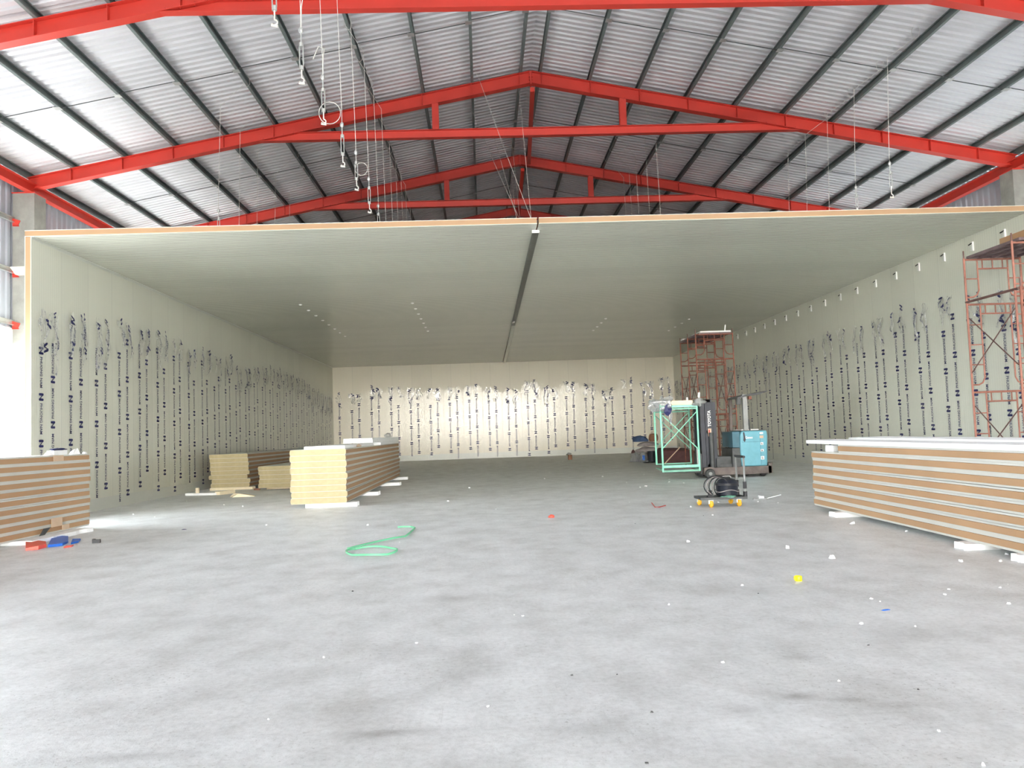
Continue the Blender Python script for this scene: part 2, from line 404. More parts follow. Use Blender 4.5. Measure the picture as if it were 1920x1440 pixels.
def corrugated(name, mat, axis_dir, p0, along, up_a, up_b, length, period=.2, depth=.03, thick=.004):
    """trapezoid ribs: profile runs along `along`; every rib line goes from up_a to up_b"""
    n = int(length/period); prof = []
    for i in range(n):
        for f, h in ((0, 0), (.52, 0), (.64, 1), (.88, 1)):
            prof.append(((i+f)*period, h*depth))
    prof.append((n*period, 0))
    p0, along, out = V(p0), V(along), V(axis_dir)
    A = [p0+V(up_a)+along*s+out*h for s, h in prof]; B = [p0+V(up_b)+along*s+out*h for s, h in prof]
    L = len(prof); mb = MB()
    mb.poly(A+B, [(i, i+1, L+i+1, L+i) for i in range(L-1)])
    up = [a+out*thick for a in A]+[b+out*thick for b in B]
    mb.poly(up, [(i+1, i, L+i, L+i+1) for i in range(L-1)])
    return struct(mb.build(name, mat))
RL = YEND-YFRONT
for nm, xe in (('roof_left', XOL-.35), ('roof_right', XOR+.35)):
    zt = .165
    corrugated(nm, 'roof', (0, 0, 1), (0, YFRONT, 0), (0, 1, 0), (XRG, 0, zr(XRG)+zt), (xe, 0, zr(xe)+zt), RL, .2, .04)
corrugated('wall_outer_left', 'clad', (-1, 0, 0), (XOL, YFRONT, 0), (0, 1, 0), (0, 0, 4.2), (0, 0, zr(XOL)+.168), RL, .25, .035)
corrugated('wall_outer_right', 'clad', (1, 0, 0), (XOR, YFRONT, 0), (0, 1, 0), (0, 0, 4.2), (0, 0, zr(XOR)+.168), RL, .25, .035)
# back gable of the hall; its front is open
def gable(name, y, zb):
    mb = MB(); w = .06
    pts = [(XOL, zb), (XOR, zb), (XOR, zr(XOR)+.1), (XRG, zr(XRG)+.1), (XOL, zr(XOL)+.1)]
    mb.poly([(x, y, z) for x, z in pts]+[(x, y+w, z) for x, z in pts], [(0, 1, 2, 3, 4), (9, 8, 7, 6, 5)]+[(i, (i+1) % 5, 5+(i+1) % 5, 5+i) for i in range(5)])
    return struct(mb.build(name, 'clad'))
gable('wall_outer_back', YEND, 0)
# concrete lintels that carry the side cladding; under them the sides of the hall are open in front of the panel room
gable('wall_outer_front', YFRONT, 7.6)
struct(MB().box(XOL-.2, XOL+.05, YFRONT, YEND, 3.86, 4.24).build('trim_2', 'lintel'))
struct(MB().box(XOR-.05, XOR+.2, YFRONT, YEND, 3.86, 4.24).build('trim_3', 'lintel'))
struct(MB().box(XOL-.2, XOL, 26, YEND, -.05, 3.86).build('wall_outer_left_base', 'lintel'))
struct(MB().box(XOR, XOR+.2, 26, YEND, -.05, 3.86).build('wall_outer_right_base', 'lintel'))
struct(MB().box(XOL-.2, XOL, YFRONT, 8.5, -.05, 3.86).build('wall_outer_left_base', 'lintel'))  # unseen stretch, added to keep side light off the near floor
struct(MB().box(XOR, XOR+.2, YFRONT, 5.0, -.05, 3.86).build('wall_outer_right_base', 'lintel'))  # likewise unseen, added on the right to dim the near floor

# ------------------------------------------------------------------ steel frame of the hall
def bolt(mb, p, d, r=.016, l=.03):
    p, d = V(p), V(d).normalized(); mb.tube([p, p+d*l], r, 6); return mb
XE_L, XE_R = -10.66, 13.45
def truss(y, label):
    root = thing('roof_truss', label, 'roof truss', (XRG, y, 0), 0, 'red roof trusses')
    D = .30; X = lambda x: x-XRG
    for s, xe in ((-1, XE_L), (1, XE_R)):
        sl = .197
        p = V((0.0, 0, zr(XRG)-D/2)); q = V((X(xe), 0, zr(xe)-D/2))
        mb = MB().ibeam(p, q, D, .2)
        rf = mb.build('rafter', 'red', root)
        # web stiffeners under every purlin
        k = 0; st = MB()
        x = XRG + s*.27
        while abs(x-XRG) < abs(xe-XRG)-.2:
            z = zr(x); st.box(X(x)-.006, X(x)+.006, -.098, .098, z-D+.01, z-.012); x += s*1.2
        st.build('web_stiffener', 'red', rf)
        # haunch end plate with bolts at the ridge
        pl = MB().box(s*.002, s*.022, -.1, .1, zr(XRG)-D-.03, zr(XRG)-.005).build('end_plate', 'red', root)
        for z in (.06, .14, .22): bolt(MB(), (s*.02, -.06, zr(XRG)-z), (s, 0, 0), .014, .03).build('plate_bolt', 'red_dull', pl, smooth=40)
    zt = 8.83; xl, xr = -5.2, 8.04
    d2 = .20
    zc = zt-d2/2
    # tie beam: cut to the slope of the rafters at both ends
    h = d2/2
    cut = d2/.197
    mb = MB()
    for za, zb2, w in ((-h, -h+.012, .16), (h-.012, h, .16), (-h+.012, h-.012, .012)):
        e0 = X(xl)+ (za+h)/d2*cut; e1 = X(xr)-(za+h)/d2*cut
        e0b = X(xl)+(zb2+h)/d2*cut; e1b = X(xr)-(zb2+h)/d2*cut
        pts = [(e0, zc+za), (e1, zc+za), (e1b, zc+zb2), (e0b, zc+zb2)]
        mb.poly([(x, -w/2, z) for x, z in pts]+[(x, w/2, z) for x, z in pts], [(0, 1, 2, 3), (7, 6, 5, 4)]+[(i, (i+1) % 4, 4+(i+1) % 4, 4+i) for i in range(4)])
    tb = mb.build('tie_beam', 'red', root)
    for s, x0 in ((1, xl), (-1, xr)):
        for k in range(5):
            x = x0+s*(.1+.24*k)
            zb = zr(x)-D
            for yy in (-.05, .05): bolt(MB(), (X(x), yy, zb-.02), (0, 0, 1), .013, .075).build('splice_bolt', 'red_dull', tb, smooth=40)
    for x in (-.94, 3.66):
        b = MB().ibeam((X(x), 0, zt-.01), (X(x), 0, zr(x)-D+.005), .16, .16, .01, .008, up=(0, 1, 0))
        po = b.build('post', 'red', root)
        for dx in (-.05, .05): bolt(MB(), (X(x)+dx, -.05, zr(x)-D-.01), (0, 0, 1), .012, .05).build('post_bolt', 'red_dull', po, smooth=40)
    return root
truss(13.4, 'red steel roof truss nearest the camera, only its tie beam in view along the top')
truss(19.4, 'red steel roof truss resting on the concrete columns above the panel room front')
truss(25.4, 'red steel roof truss behind the complete one, its lower half hidden by the ceiling')
truss(31.4, 'farthest red roof truss, only its ridge showing above the ceiling edge')

# purlins: cold-formed C sections
for side, s in (('left', -1), ('right', 1)):
    for k in range(11):
        x = XRG+s*(.27+1.2*k) if k < 10 else (XE_L-.05 if s < 0 else XE_R+.05)
        z = zr(x)+.008; w, h, t = .062, .15, .006
        mb = MB(); a = -s
        prof = [(0, 0), (w, 0), (w, .02), (w-t, .02), (w-t, t), (t, t), (t, h-t), (w-t, h-t), (w-t, h-.02), (w, h-.02), (w, h), (0, h)]
        prof = [(px*a, pz) for px, pz in prof]
        if a < 0: prof = prof[::-1]
        mb.extrude([(px, pz) for px, pz in prof], (0, 0, 0), (0, RL-.2, 0))
        o = mb.build('purlin', 'purlin', loc=(x, YFRONT+.1, z))
        where = ('dark green steel purlin nearest the ridge on the %s roof slope' % side if k == 0 else
                 'dark green steel purlin at the eave of the %s roof slope' % side if k == 10 else
                 'dark green steel purlin, %s from the ridge on the %s roof slope' % (ORD[k], side))
        tag(o, where, 'purlin', 'purlins under the roof sheets')
# sag rods tie the purlins together in the middle of every bay
for y, bay in ((10.4, 'bay in front of the nearest truss'), (16.4, 'bay before the complete truss'), (22.4, 'bay behind the complete truss'), (28.4, 'bay before the farthest truss')):
    for side, s in (('left', -1), ('right', 1)):
        xs = [XRG+s*(.27+1.2*k) for k in range(10)]
        root = thing('sag_rod', 'thin galvanised sag rod across the %s slope purlins, %s' % (side, bay), 'tie rod', (0, y, 0), 0, 'sag rods between purlins')
        mb = MB()
        for i in range(9):
            o = .05*(1 if i % 2 else -1)
            mb.tube([(xs[i], o, zr(xs[i])+.03), (xs[i+1], o, zr(xs[i+1])+.03)], .009, 6)
        mb.build('rod', 'steel_dk', root, smooth=50)
        for i in range(10):
            MB().box(xs[i]-.07, xs[i]+.07, -.075, .075, zr(xs[i])+.0, zr(xs[i])+.006).build('rod_clip', 'galv', root)
# ridge struts between the trusses
for (a, b, lab) in (((1.46, 19.45, 9.83), (1.70, 25.35, 9.97), 'red ridge strut running from the complete truss to the next'),
                    ((1.50, 25.45, 9.80), (1.46, 31.35, 8.7), 'red ridge strut running down behind the second truss')):
    o = MB().bar(V((0, 0, 0)), V(b)-V(a), .11, .11).build('ridge_strut', 'red', loc=a); tag(o, lab, 'strut', 'red ridge struts')
# eave beams
for x, lab in ((XE_L+.12, 'red steel eave beam running over the left concrete column'), (XE_R-.12, 'red steel eave beam running over the right concrete column')):
    zc = zr(x)-.31
    o = MB().ibeam((0, 0, 0), (0, RL-.4, 0), .24, .16).build('eave_beam', 'red', loc=(x, YFRONT+.2, zc)); tag(o, lab, 'eave beam', 'red eave beams')
# concrete columns
for x0, x1, lab, side in ((-10.91, -10.41, 'bare concrete column beyond the left edge of the panel room', 'l'), (13.2, 13.7, 'bare concrete column rising behind the right end of the ceiling edge', 'r')):
    root = thing('concrete_column', lab, 'column', ((x0+x1)/2, 19.4, 0))
    w = (x1-x0)/2; zt = zr((x0+x1)/2)-.43
    MB().box(-w, w, -.25, .25, 0, zt).build('shaft', 'concrete', root)
    MB().box(-w-.02, w+.02, -.27, .27, zt, zt+.025).build('cap_plate', 'red', root)
# girts of the left cladding, each with its red bracket on the column
for z, lab in ((6.79, 'uppermost grey girt rail on the left side cladding'), (5.58, 'middle grey girt rail on the left side cladding, behind the cream block'), (4.36, 'lowest grey girt rail, just above the lintel of the left opening')):
    root = thing('girt', lab, 'girt', (XOL+.07, YFRONT+.2, z), 0, 'girts on the left cladding')
    MB().extrude([(-.03, -.06), (.03, -.06), (.03, -.05), (-.02, -.05), (-.02, .05), (.03, .05), (.03, .06), (-.03, .06)], (0, 0, 0), (0, RL-.5, 0)).build('rail', 'galv', root)
    y = 19.12-YFRONT-.2
    MB().poly([(-.02, y, -.14), (.1, y, -.14), (.16, y, -.02), (-.02, y, .04), (-.02, y+.02, -.14), (.1, y+.02, -.14), (.16, y+.02, -.02), (-.02, y+.02, .04)],
              [(0, 1, 2, 3), (7, 6, 5, 4), (0, 4, 5, 1), (1, 5, 6, 2), (2, 6, 7, 3), (3, 7, 4, 0)]).box(-.02, .12, y, y+.14, -.15, -.13).build('bracket', 'red', root)
# cream foam block wedged between cladding and panel room
o = MB().poly([(-.42, -.05, .07), (-.0, -.05, .07), (0, -.05, -.08), (-.32, -.05, -.08), (-.42, .05, .07), (0, .05, .07), (0, .05, -.08), (-.32, .05, -.08)],
              [(0, 3, 2, 1), (4, 5, 6, 7), (0, 1, 5, 4), (1, 2, 6, 5), (2, 3, 7, 6), (3, 0, 4, 7)]).build('foam_spacer', 'foam_c', loc=(XL-PT-.002, 16.0, 4.9))
tag(o, 'cream foam spacer sticking out from the left panel wall edge', 'foam block')

# ------------------------------------------------------------------ hanging wires
def purlin_near(x):
    s = -1 if x < XRG else 1
    k = max(0, round((abs(x-XRG)-.27)/1.2)); return XRG+s*(.27+1.2*k)
def hang(x, y, zb, label, kind, group, lean=(0, 0), loop=False, xt=None, tail=0, slant=False):
    xp = purlin_near(x) if xt is None else xt
    top = V((xp-x, lean[1], zr(xp)-zb))
    root = thing('hanging_wire', label, 'wire', (x, y, zb), 0, group)
    e = .0 if kind == 'plain' else .62
    mid = V((lean[0], 0, e+.25))
    kink = V((top.x*.12, top.y*.12, top.z*.86)); mb = MB().tube([top, kink, V((0, 0, e+.25)), V((0, 0, e))], .0045, 5)
    if slant: mb = MB().tube([top, top*.5+V((0, 0, -.05)), V((0, 0, 0))], .0045, 5)
    # wrap around the purlin
    c = V((xp-x, lean[1], zr(xp)-zb+.075)); mb.tube([c+V((.031*(1 if xp < XRG else -1)+.075*math.cos(t), .01*t, .125*math.sin(t))) for t in [i*PI/6 for i in range(12)]], .0045, 5, closed=True)
    mb.build('wire', 'wire', root, smooth=60)
    if kind == 'turnbuckle':
        tb = MB().tube([(-.022, 0, .2), (-.022, 0, .46)], .008, 6).tube([(.022, 0, .2), (.022, 0, .46)], .008, 6)
        tb.cyl((0, 0, .45), (0, 0, .5), .028, 8).cyl((0, 0, .16), (0, 0, .21), .028, 8).tube([(0, 0, .5), (0, 0, .64)], .009, 6)
        tb.build('turnbuckle', 'galv', root, smooth=45)
        hk = MB().tube([(0, 0, .2), (0, 0, .06)]+[(.03*math.sin(t), 0, .03-.0+.03*math.cos(t)) for t in [i*PI/5 for i in range(8)]], .009, 6)
        hk.cyl((-.035, 0, 0), (.035, 0, -.012), .016, 8)
        hk.build('hook', 'wire', root, smooth=45)
        cl = MB().blob((0, 0, .66), (.03, .02, .04), 3, 5); cl.build('wire_clamp', 'galv', root, smooth=60)
    if loop:
        R = loop
        MB().tube([(-.02-R+R*math.cos(t), .01, .86+R*1.05*math.sin(t)) for t in [i*2*PI/20 for i in range(20)]], .0065, 6, closed=True).build('coiled_tail', 'wire', root, smooth=60)
    if tail:
        MB().tube([(0, 0, .66), (.01, 0, .95), (.03, 0, 1.06), (tail*.4, .0, 1.10), (tail, .0, 1.20 if tail < -.15 else .92)], .008, 6).build('bent_tail', 'wire', root, smooth=60)
g = 'wires with turnbuckles waiting left of the ridge'
hang(-2.08, 8.42, 5.80, 'wire ending in a turnbuckle and hook, hanging at the very top of the view', 'turnbuckle', g)
hang(-2.08, 9.70, 5.74, 'wire with a turnbuckle under a bent tail, against the bright roof sheets', 'turnbuckle', g, tail=-.2)
hang(-2.08, 11.05, 5.76, 'wire with a turnbuckle whose hook ends against the red rafter', 'turnbuckle', g, tail=-.13)
hang(-2.08, 12.56, 5.67, 'wire with a turnbuckle and a large spare loop by the upper tie beam', 'turnbuckle', g, loop=.17)
hang(-2.08, 13.95, 5.72, 'wire with a turnbuckle ending just above the second rafter', 'turnbuckle', g)
hang(-2.08, 15.54, 5.76, 'wire with a turnbuckle and a small spare loop over the second rafter', 'turnbuckle', g, loop=.12)
g = 'wires carrying the ceiling left of the ridge'
for i, y in enumerate((16.92, 18.30, 19.80, 21.2, 22.6, 24.0, 25.4)):
    hang(-2.08, y, H+PT, 'ceiling wire left of the ridge, %s behind the front edge' % ORD[i], 'turnbuckle' if i == 0 else 'plain', g)
g = 'wires carrying the ceiling near the left wall'
for i, y in enumerate((16.97, 18.36, 19.80, 21.5, 23.1)):
    hang(-5.43, y, H+PT, 'ceiling wire on the left side of the room, %s behind the front edge' % ORD[i], 'turnbuckle' if i == 0 else 'plain', g)
g = 'wires carrying the grey rail under the ridge'
for i, (y, xt) in enumerate(((16.6, .1), (17.3, 1.15), (18.0, -.05), (19.2, .5), (20.6, 1.15), (22.0, 1.15))):
    hang(1.19, y, H+PT, 'wire gathered over the ceiling gap, %s behind the front edge' % ORD[i], 'plain', g, lean=(0, 2.2+.4*i), xt=xt, slant=True)
g = 'wires carrying the ceiling right of the ridge'
for i, y in enumerate((19.87, 21.1, 22.49, 23.5, 24.42)):
    hang(4.61, y, H+PT, 'ceiling wire right of the ridge, %s behind the front edge' % ORD[i], 'plain', g)
hang(7.93, 14.98, 5.64, 'wire with a turnbuckle dangling in front of the ceiling edge toward the right', 'turnbuckle', 'loose wires on the right', xt=8.65)
g = 'wires carrying the ceiling near the right wall'
for i, y in enumerate((16.40, 17.74, 18.99, 20.12)):
    hang(7.93, y, H+PT, 'ceiling wire on the right side of the room, %s behind the front edge' % ORD[i], 'turnbuckle' if i == 0 else 'plain', g, xt=8.65)

# ------------------------------------------------------------------ ceiling rail, bolts, wall clips
root = thing('ceiling_rail', 'dark grey suspension rail running down the middle of the panel ceiling', 'rail', (1.175, 16.2, H))
dx = .115/30
def railbox(y0, y1, w, z0, z1, m):
    a, b = dx*y0, dx*y1
    mb = MB(); mb.poly([(a-w, y0, z0), (a+w, y0, z0), (a+w, y0, z1), (a-w, y0, z1), (b-w, y1, z0), (b+w, y1, z0), (b+w, y1, z1), (b-w, y1, z1)],
        [(0, 1, 2, 3), (7, 6, 5, 4), (0, 4, 5, 1), (1, 5, 6, 2), (2, 6, 7, 3), (3, 7, 4, 0)])
    return mb
railbox(0, 30.3, .065, -.055, -.002, 0).build('rail_profile', 'rail', root)
tag_cover = railbox(14.2, 30.3, .067, -.06, -.056, 0).build('white_cover', 'skin', root); tag_cover['label'] = 'white film still on the far half'
railbox(-.012, 0, .075, -.06, -.002, 0).build('end_cap', 'white', root)
MB().box(-.03, .06, 12.9, 13.3, -.085, -.06).build('joint_wrap', 'clear', root)
rows = ((-5.43, 24.5, 8, 'left wall'), (-2.08, 24.8, 7, 'grey rail on its left'), (4.61, 29.55, 4, 'grey rail on its right'), (7.93, 30.4, 4, 'right wall'))
for x, y0, n, nm in rows:
    for k in range(n):
        o = MB().lathe([(0, -.03), (.03, -.028), (.05, -.012), (.052, 0), (0, 0)], (0, 0, 0), n=14).build('ceiling_bolt', 'white', loc=(x, y0+1.13*k, H), smooth=40)
        tag(o, 'white domed ceiling bolt beside the %s, %s of its row' % (nm, ORD[k]), 'bolt', 'ceiling bolts beside the %s' % nm)
for k in range(17):
    y = 16.5+1.128*k
    root = thing('wall_clip', 'white comb-shaped clip high on the right panel wall, %s from the front' % ORD[k], 'clip', (XR, y, 5.23), 0, 'white clips along the right wall')
    mb = MB().box(-.035, -.002, -.02, .02, -.11, .10)
    mb.build('back_strip', 'white', root)
    mb = MB()
    for j in range(4): mb.poly([(-.03, .015, .02-.035*j-.02), (-.03, .015, .02-.035*j+.004), (-.03, .13, .035-.035*j), (-.012, .015, .02-.035*j-.02), (-.012, .015, .02-.035*j+.004), (-.012, .13, .035-.035*j)], [(0, 1, 2), (5, 4, 3), (0, 3, 4, 1), (1, 4, 5, 2), (2, 5, 3, 0)])
    mb.build('teeth', 'white', root)
    MB().bar((-.03, .0, .07), (-.03, .14, .05), .012, .02).build('tab', 'black', root)
# ------------------------------------------------------------------ protective film with print on the wall panels
def text_geo(body, length=None, height=None, size=1.0, res=2, offset=.0):
    cu = bpy.data.curves.new('lettering', 'FONT'); cu.body = body; cu.size = size; cu.resolution_u = res; cu.offset = offset
    o = bpy.data.objects.new('lettering', cu); COL.objects.link(o)
    dg = bpy.context.evaluated_depsgraph_get(); me = bpy.data.meshes.new_from_object(o.evaluated_get(dg))
    vs = [v.co.copy() for v in me.vertices]; fs = [tuple(p.vertices) for p in me.polygons]
    bpy.data.objects.remove(o); bpy.data.curves.remove(cu); bpy.data.meshes.remove(me)
    x0, x1 = min(v.x for v in vs), max(v.x for v in vs); y0, y1 = min(v.y for v in vs), max(v.y for v in vs)
    sx = length/(x1-x0) if length else 1; sy = height/(y1-y0) if height else sx
    return [((v.x-x0)*sx, (v.y-y0)*sy) for v in vs], fs
TXT = text_geo('PHUONG NAM', .60, .088, offset=.012)
def logo_geo():
    L, T = .15, .165; w = .047
    bar = [(0, .02), (.012, 0), (w-.006, 0), (w, .03), (w, T-.012), (w-.01, T), (.01, T), (0, T-.03)]
    bar2 = [(L-x, T-y) for x, y in bar]
    dia = [(w-.012, T-.01), (w-.004, T-.055), (L-w+.012, .01), (L-w+.004, .055)]
    return bar+bar2+dia, [tuple(range(8)), tuple(range(8, 16)), (16, 17, 18, 19)]
LOGO = logo_geo()
PERIOD = .905
def print_column(root, x, ztop, zbot, down, phase, y):
    """one printed line; `down` reads downwards with the letter tops to the right, else upwards"""
    z = math.ceil((zbot-phase)/PERIOD)*PERIOD+phase
    if not down: z -= PERIOD
    while z < ztop+PERIOD:
        mb = MB()
        for (vs, fs), s0, t0 in ((LOGO, 0, -.085), (TXT, .20, -.044)):
            ext = [(z-(s0+s)) if down else (z+(s0+s)) for s, t in vs]
            if min(ext) > zbot and max(ext) < ztop:
                pts = [((x+(t0+t)) if down else (x-(t0+t)), y, zz) for (s, t), zz in zip(vs, ext)]
                mb.poly(pts, fs)
        if mb.v: mb.build('printed_lettering', 'ink', root)
        z += PERIOD
def flap(mb, ink, x, ztop, L, w, seed, lean=0.0, letters=True):
    """a strip of film torn loose at the top, hanging in folds, its print crumpled with it"""
    rr = random.Random(seed); nu, nv = 6, 16; pts = []
    p = [rr.uniform(0, 6.28) for _ in range(6)]
    def path(v): return x+lean*v*v+.045*math.sin(4.2*v+p[0])-.045*math.sin(p[0])+.02*math.sin(11*v+p[1])
    def depth(u, v): return -.022-.03*abs(math.sin(6*v+4*u+p[4]))-.03*math.sin(PI*v)
    for j in range(nv+1):
        v = j/nv; z = ztop-L*v+.02*math.sin(9*v+p[5])
        ww = w*(.62+.22*math.sin(4*v+p[2])+.16*math.sin(9*v+p[3]))*(1-.45*v)+.02
        for i in range(nu+1):
            u = i/nu-.5
            pts.append((path(v)+u*ww, depth(u, v), z+(rr.uniform(-.09, .05) if j in (0, nv) else rr.uniform(-.006, .006))))
    q = nu+1
    mb.poly(pts, [(j*q+i, j*q+i+1, (j+1)*q+i+1, (j+1)*q+i) for j in range(nv) for i in range(nu)])
    if not letters: return
    s0 = rr.uniform(-.1, .1); up = rr.random() < .5; off = rr.uniform(-.03, .03)
    while s0 < L-.12:
        for (vs, fs), a0, t0, sq in ((LOGO, 0, -.085, rr.uniform(.75, 1.15)), (TXT, .19, -.044, rr.uniform(.5, 1.0))):
            if rr.random() < .2: continue
            tw = rr.uniform(-.5, .5); fl_ = -1 if up else 1; q_ = []
            for s, t in vs:
                d = s0+a0+s*sq; v = min(max(d/L, 0), 1.02); tt = (t+t0)*fl_*rr_w(p, v)
                q_.append((path(v)+off+tt+tw*(s-.1)*.35*math.sin(8*v+p[3]), depth(0, v)-.012, ztop-d+tt*.6*math.sin(10*v+p[2])))
            if q_[0][2] > ztop-L: ink.poly(q_, fs)
        s0 += rr.uniform(.45, .75)
def rr_w(p, v): return .65+.4*math.sin(7*v+p[1])
def interp(tab, x):
    if x <= tab[0][0]: return tab[0][1]
    for (a, b), (c, d) in zip(tab, tab[1:]):
        if x <= c: return b+(d-b)*(x-a)/(c-a)
    return tab[-1][1]
def film(loc, rz, ztop, c1, c2, seed, label, group, flaplen, wleft=-.545, wright=.545, ws=1.0):
    rr = random.Random(seed)
    root = thing('protective_film', label, 'plastic film', loc, rz, group)
    # sheet with a torn upper edge
    n = 14; mb = MB(); pts = []
    for i in range(n+1):
        x = wleft+(wright-wleft)*i/n; zt = ztop+rr.uniform(-.16, .03)-(.12 if abs(x) > .42 else 0)
        pts += [(x, -.0100, .02), (x, -.0100, ztop-.6), (x, -.0100, zt)]
    mb.poly(pts, [f for i in range(n) for f in ((3*i, 3*i+3, 3*i+4, 3*i+1), (3*i+1, 3*i+4, 3*i+5, 3*i+2))])
    mb.build('film_sheet', 'film', root)
    ph = rr.uniform(0, PERIOD)
    for c, down, dz in ((c1, True, 0), (c2, False, .22)):
        if c is None: continue
        print_column(root, c, ztop-flaplen*.45, .04, down, ph+dz+rr.uniform(-.03, .03), -.0118)
    mb, ink = MB(), MB()
    for c in (c1, c2):
        if c is None: continue
        L = flaplen*rr.uniform(.6, 1.2)
        flap(mb, ink, c+rr.uniform(-.03, .03), ztop+rr.uniform(-.02, .08), L, ws*rr.uniform(.26, .44), rr.random(), rr.uniform(-.08, .14))
        if rr.random() < .75: flap(mb, ink, c+rr.uniform(-.14, .14), ztop-rr.uniform(.0, .15), L*rr.uniform(.5, 1), rr.uniform(.1, .2), rr.random(), rr.uniform(-.15, .2), rr.random() < .6)
    fp = mb.build('peeled_flap', 'crumple', root, smooth=70)
    if ink.v: ink.build('crumpled_lettering', 'ink', fp)
    return root
TL = [(16.0, 4.1), (17.2, 4.25), (18.4, 4.2), (19.6, 4.38), (20.7, 4.33), (21.9, 4.34), (23, 4.38), (24.1, 4.19), (25.4, 4.24), (26.4, 4.2), (27.3, 4.29), (28.7, 4.0), (30.3, 4.14), (32.3, 4.3), (36, 4.37), (38.1, 4.32), (40.4, 4.1), (43, 3.8), (45.2, 3.75)]
TR = [(16.5, 4.05), (18.8, 4.13), (20.2, 4.2), (21.7, 4.36), (22.6, 4.18), (23.5, 4.1), (24.6, 4.17), (28.8, 4.12), (32.2, 4.05), (46, 3.95)]
i = 0; y = 16.25
while y < YB-.5:
    film((XL, y, 0), PI/2, interp(TL, y)+RND.uniform(-.04, .04), -.21, .215, 100+i,
         'clear printed film peeling from the left wall panel, %s from the front edge' % ORD[i], 'film on the left wall panels', 1.15 if i < 3 else RND.uniform(.6, .95) if i < 22 else 1.2)
    i += 1; y += 1.128
i = 0; y = 16.55
while y < YB-.5:
    film((XR, y, 0), -PI/2, interp(TR, y)+RND.uniform(-.06, .06), -.21, .2, 200+i,
         'clear printed film peeling from the right wall panel, %s from the front edge' % ORD[i], 'film on the right wall panels', RND.uniform(.6, 1.1))
    i += 1; y += 1.128
tops_b = [3.9, 3.88, 4.22, 4.22, 4.15, 4.13, 4.12, 4.22, 3.99, 3.95, 4.31, 3.98, 4.27, 4.04, 3.7, 4.29, 4.06, 4.31]
for i in range(18):
    x = -8.45+1.1207*i
    wl, wr = max(-.545, XL+.03-x), min(.545, XR-.03-x)
    c1, c2 = (-.20, .21)
    film((x, YB, 0), 0, tops_b[i], c1 if i else None, c2, 300+i, 'clear printed film peeling from the back wall panel, %s from the left corner' % ORD[i], 'film on the back wall panels', RND.uniform(.7, 1.0), wl, wr, 1.3 if i else .6)
# ------------------------------------------------------------------ stacks of sandwich panels
def panel_proto(length, ends='foam_y'):
    """panel lying flat; local x across (0 in the middle), y along from 0 to length, z up from 0"""
    root = thing('sandwich_panel', 'x', 'panel')
    w, t = PW/2, PT
    prof = [(-w+.003, .003), (w-.003, .003), (w-.003, .025), (w+.010, .027), (w+.010, t-.027), (w-.003, t-.025), (w-.003, t-.003), (-w+.003, t-.003),
            (-w+.003, t-.025), (-w-.010, t-.027), (-w-.010, .027), (-w+.003, .025)]
    ms = [1, 1, 0, 0, 0, 1, 1, 1, 0, 0, 0, 1]
    mb = MB(); L = len(prof)
    base = [(x, .006, z) for x, z in prof]+[(x, length-.006, z) for x, z in prof]
    mb.v += base
    for i in range(L):
        j = (i+1) % L; mb.f.append((i, j, L+j, L+i)); mb.mi.append(ms[i])
    mb.f.append(tuple(range(L-1, -1, -1))); mb.mi.append(1); mb.f.append(tuple(range(L, 2*L))); mb.mi.append(1)
    mb.build('foam_core', ['tan', ends], root)
    for nm, za, zb, zl in (('bottom_skin', 0, .003, .024), ('top_skin', t-.003, t, t-.024)):
        mb = MB().box(-w, w, 0, length, za, zb)
        lo, hi = min(za, zl), max(zb, zl)
        mb.box(-w, -w+.003, 0, length, lo, hi, 1).box(w-.003, w, 0, length, lo, hi, 1)
        mb.build(nm, ['skin', 'lip'], root)
    return root
def stack(n, length, x, y, z0, rz, group, lab, jx, jy, seed, first=None):
    rr = random.Random(seed); out = []
    for i in range(n):
        o = panel_proto(length) if i == 0 and first is None else copy_tree(out[0] if out else first)
        dx, dy = rr.uniform(-jx, jx), rr.uniform(-jy, jy)
        c, s = math.cos(rz), math.sin(rz)
        o.location = (x+c*dx-s*dy, y+s*dx+c*dy, z0+i*(PT+.0006)); o.rotation_euler = (0, 0, rz+rr.uniform(-.0012, .0012))
        pos = 'topmost' if i == n-1 else 'lowest' if i == 0 else '%s from the top' % ORD[n-1-i]
        tag(o, '%s, %s' % (lab, pos), 'panel', group); out.append(o)
    return out
Z0 = .085
ctr = stack(9, 10.4, -3.43, 16.86, Z0, 0, 'panels in the middle stack', 'yellow-ended panel in the stack behind the green strap', .02, .012, 3)
lb = stack(8, 10.0, -7.62, 24.5, .07, -.015, 'panels in the stack by the left wall', 'yellow-ended panel in the tall stack by the left wall', .045, .02, 5)
lb2 = stack(5, 9.0, -5.92, 23.5, .07, -.015, 'panels in the low stack', 'yellow-ended panel in the low stack between two taller stacks', .03, .02, 8)
nl = stack(10, 10.2, -7.89, 4.2, .06, -.045, 'panels in the left front stack', 'tan-edged panel in the front stack at the left edge', .006, .008, 11)
nr = stack(8, 10.0, 5.56, 2.98, .07, -.030, 'panels in the right front stack', 'tan-edged panel in the front stack at the right edge', .008, .03, 12)
nr[-1].location.y -= 1.05; nr[-1].location.x -= .03

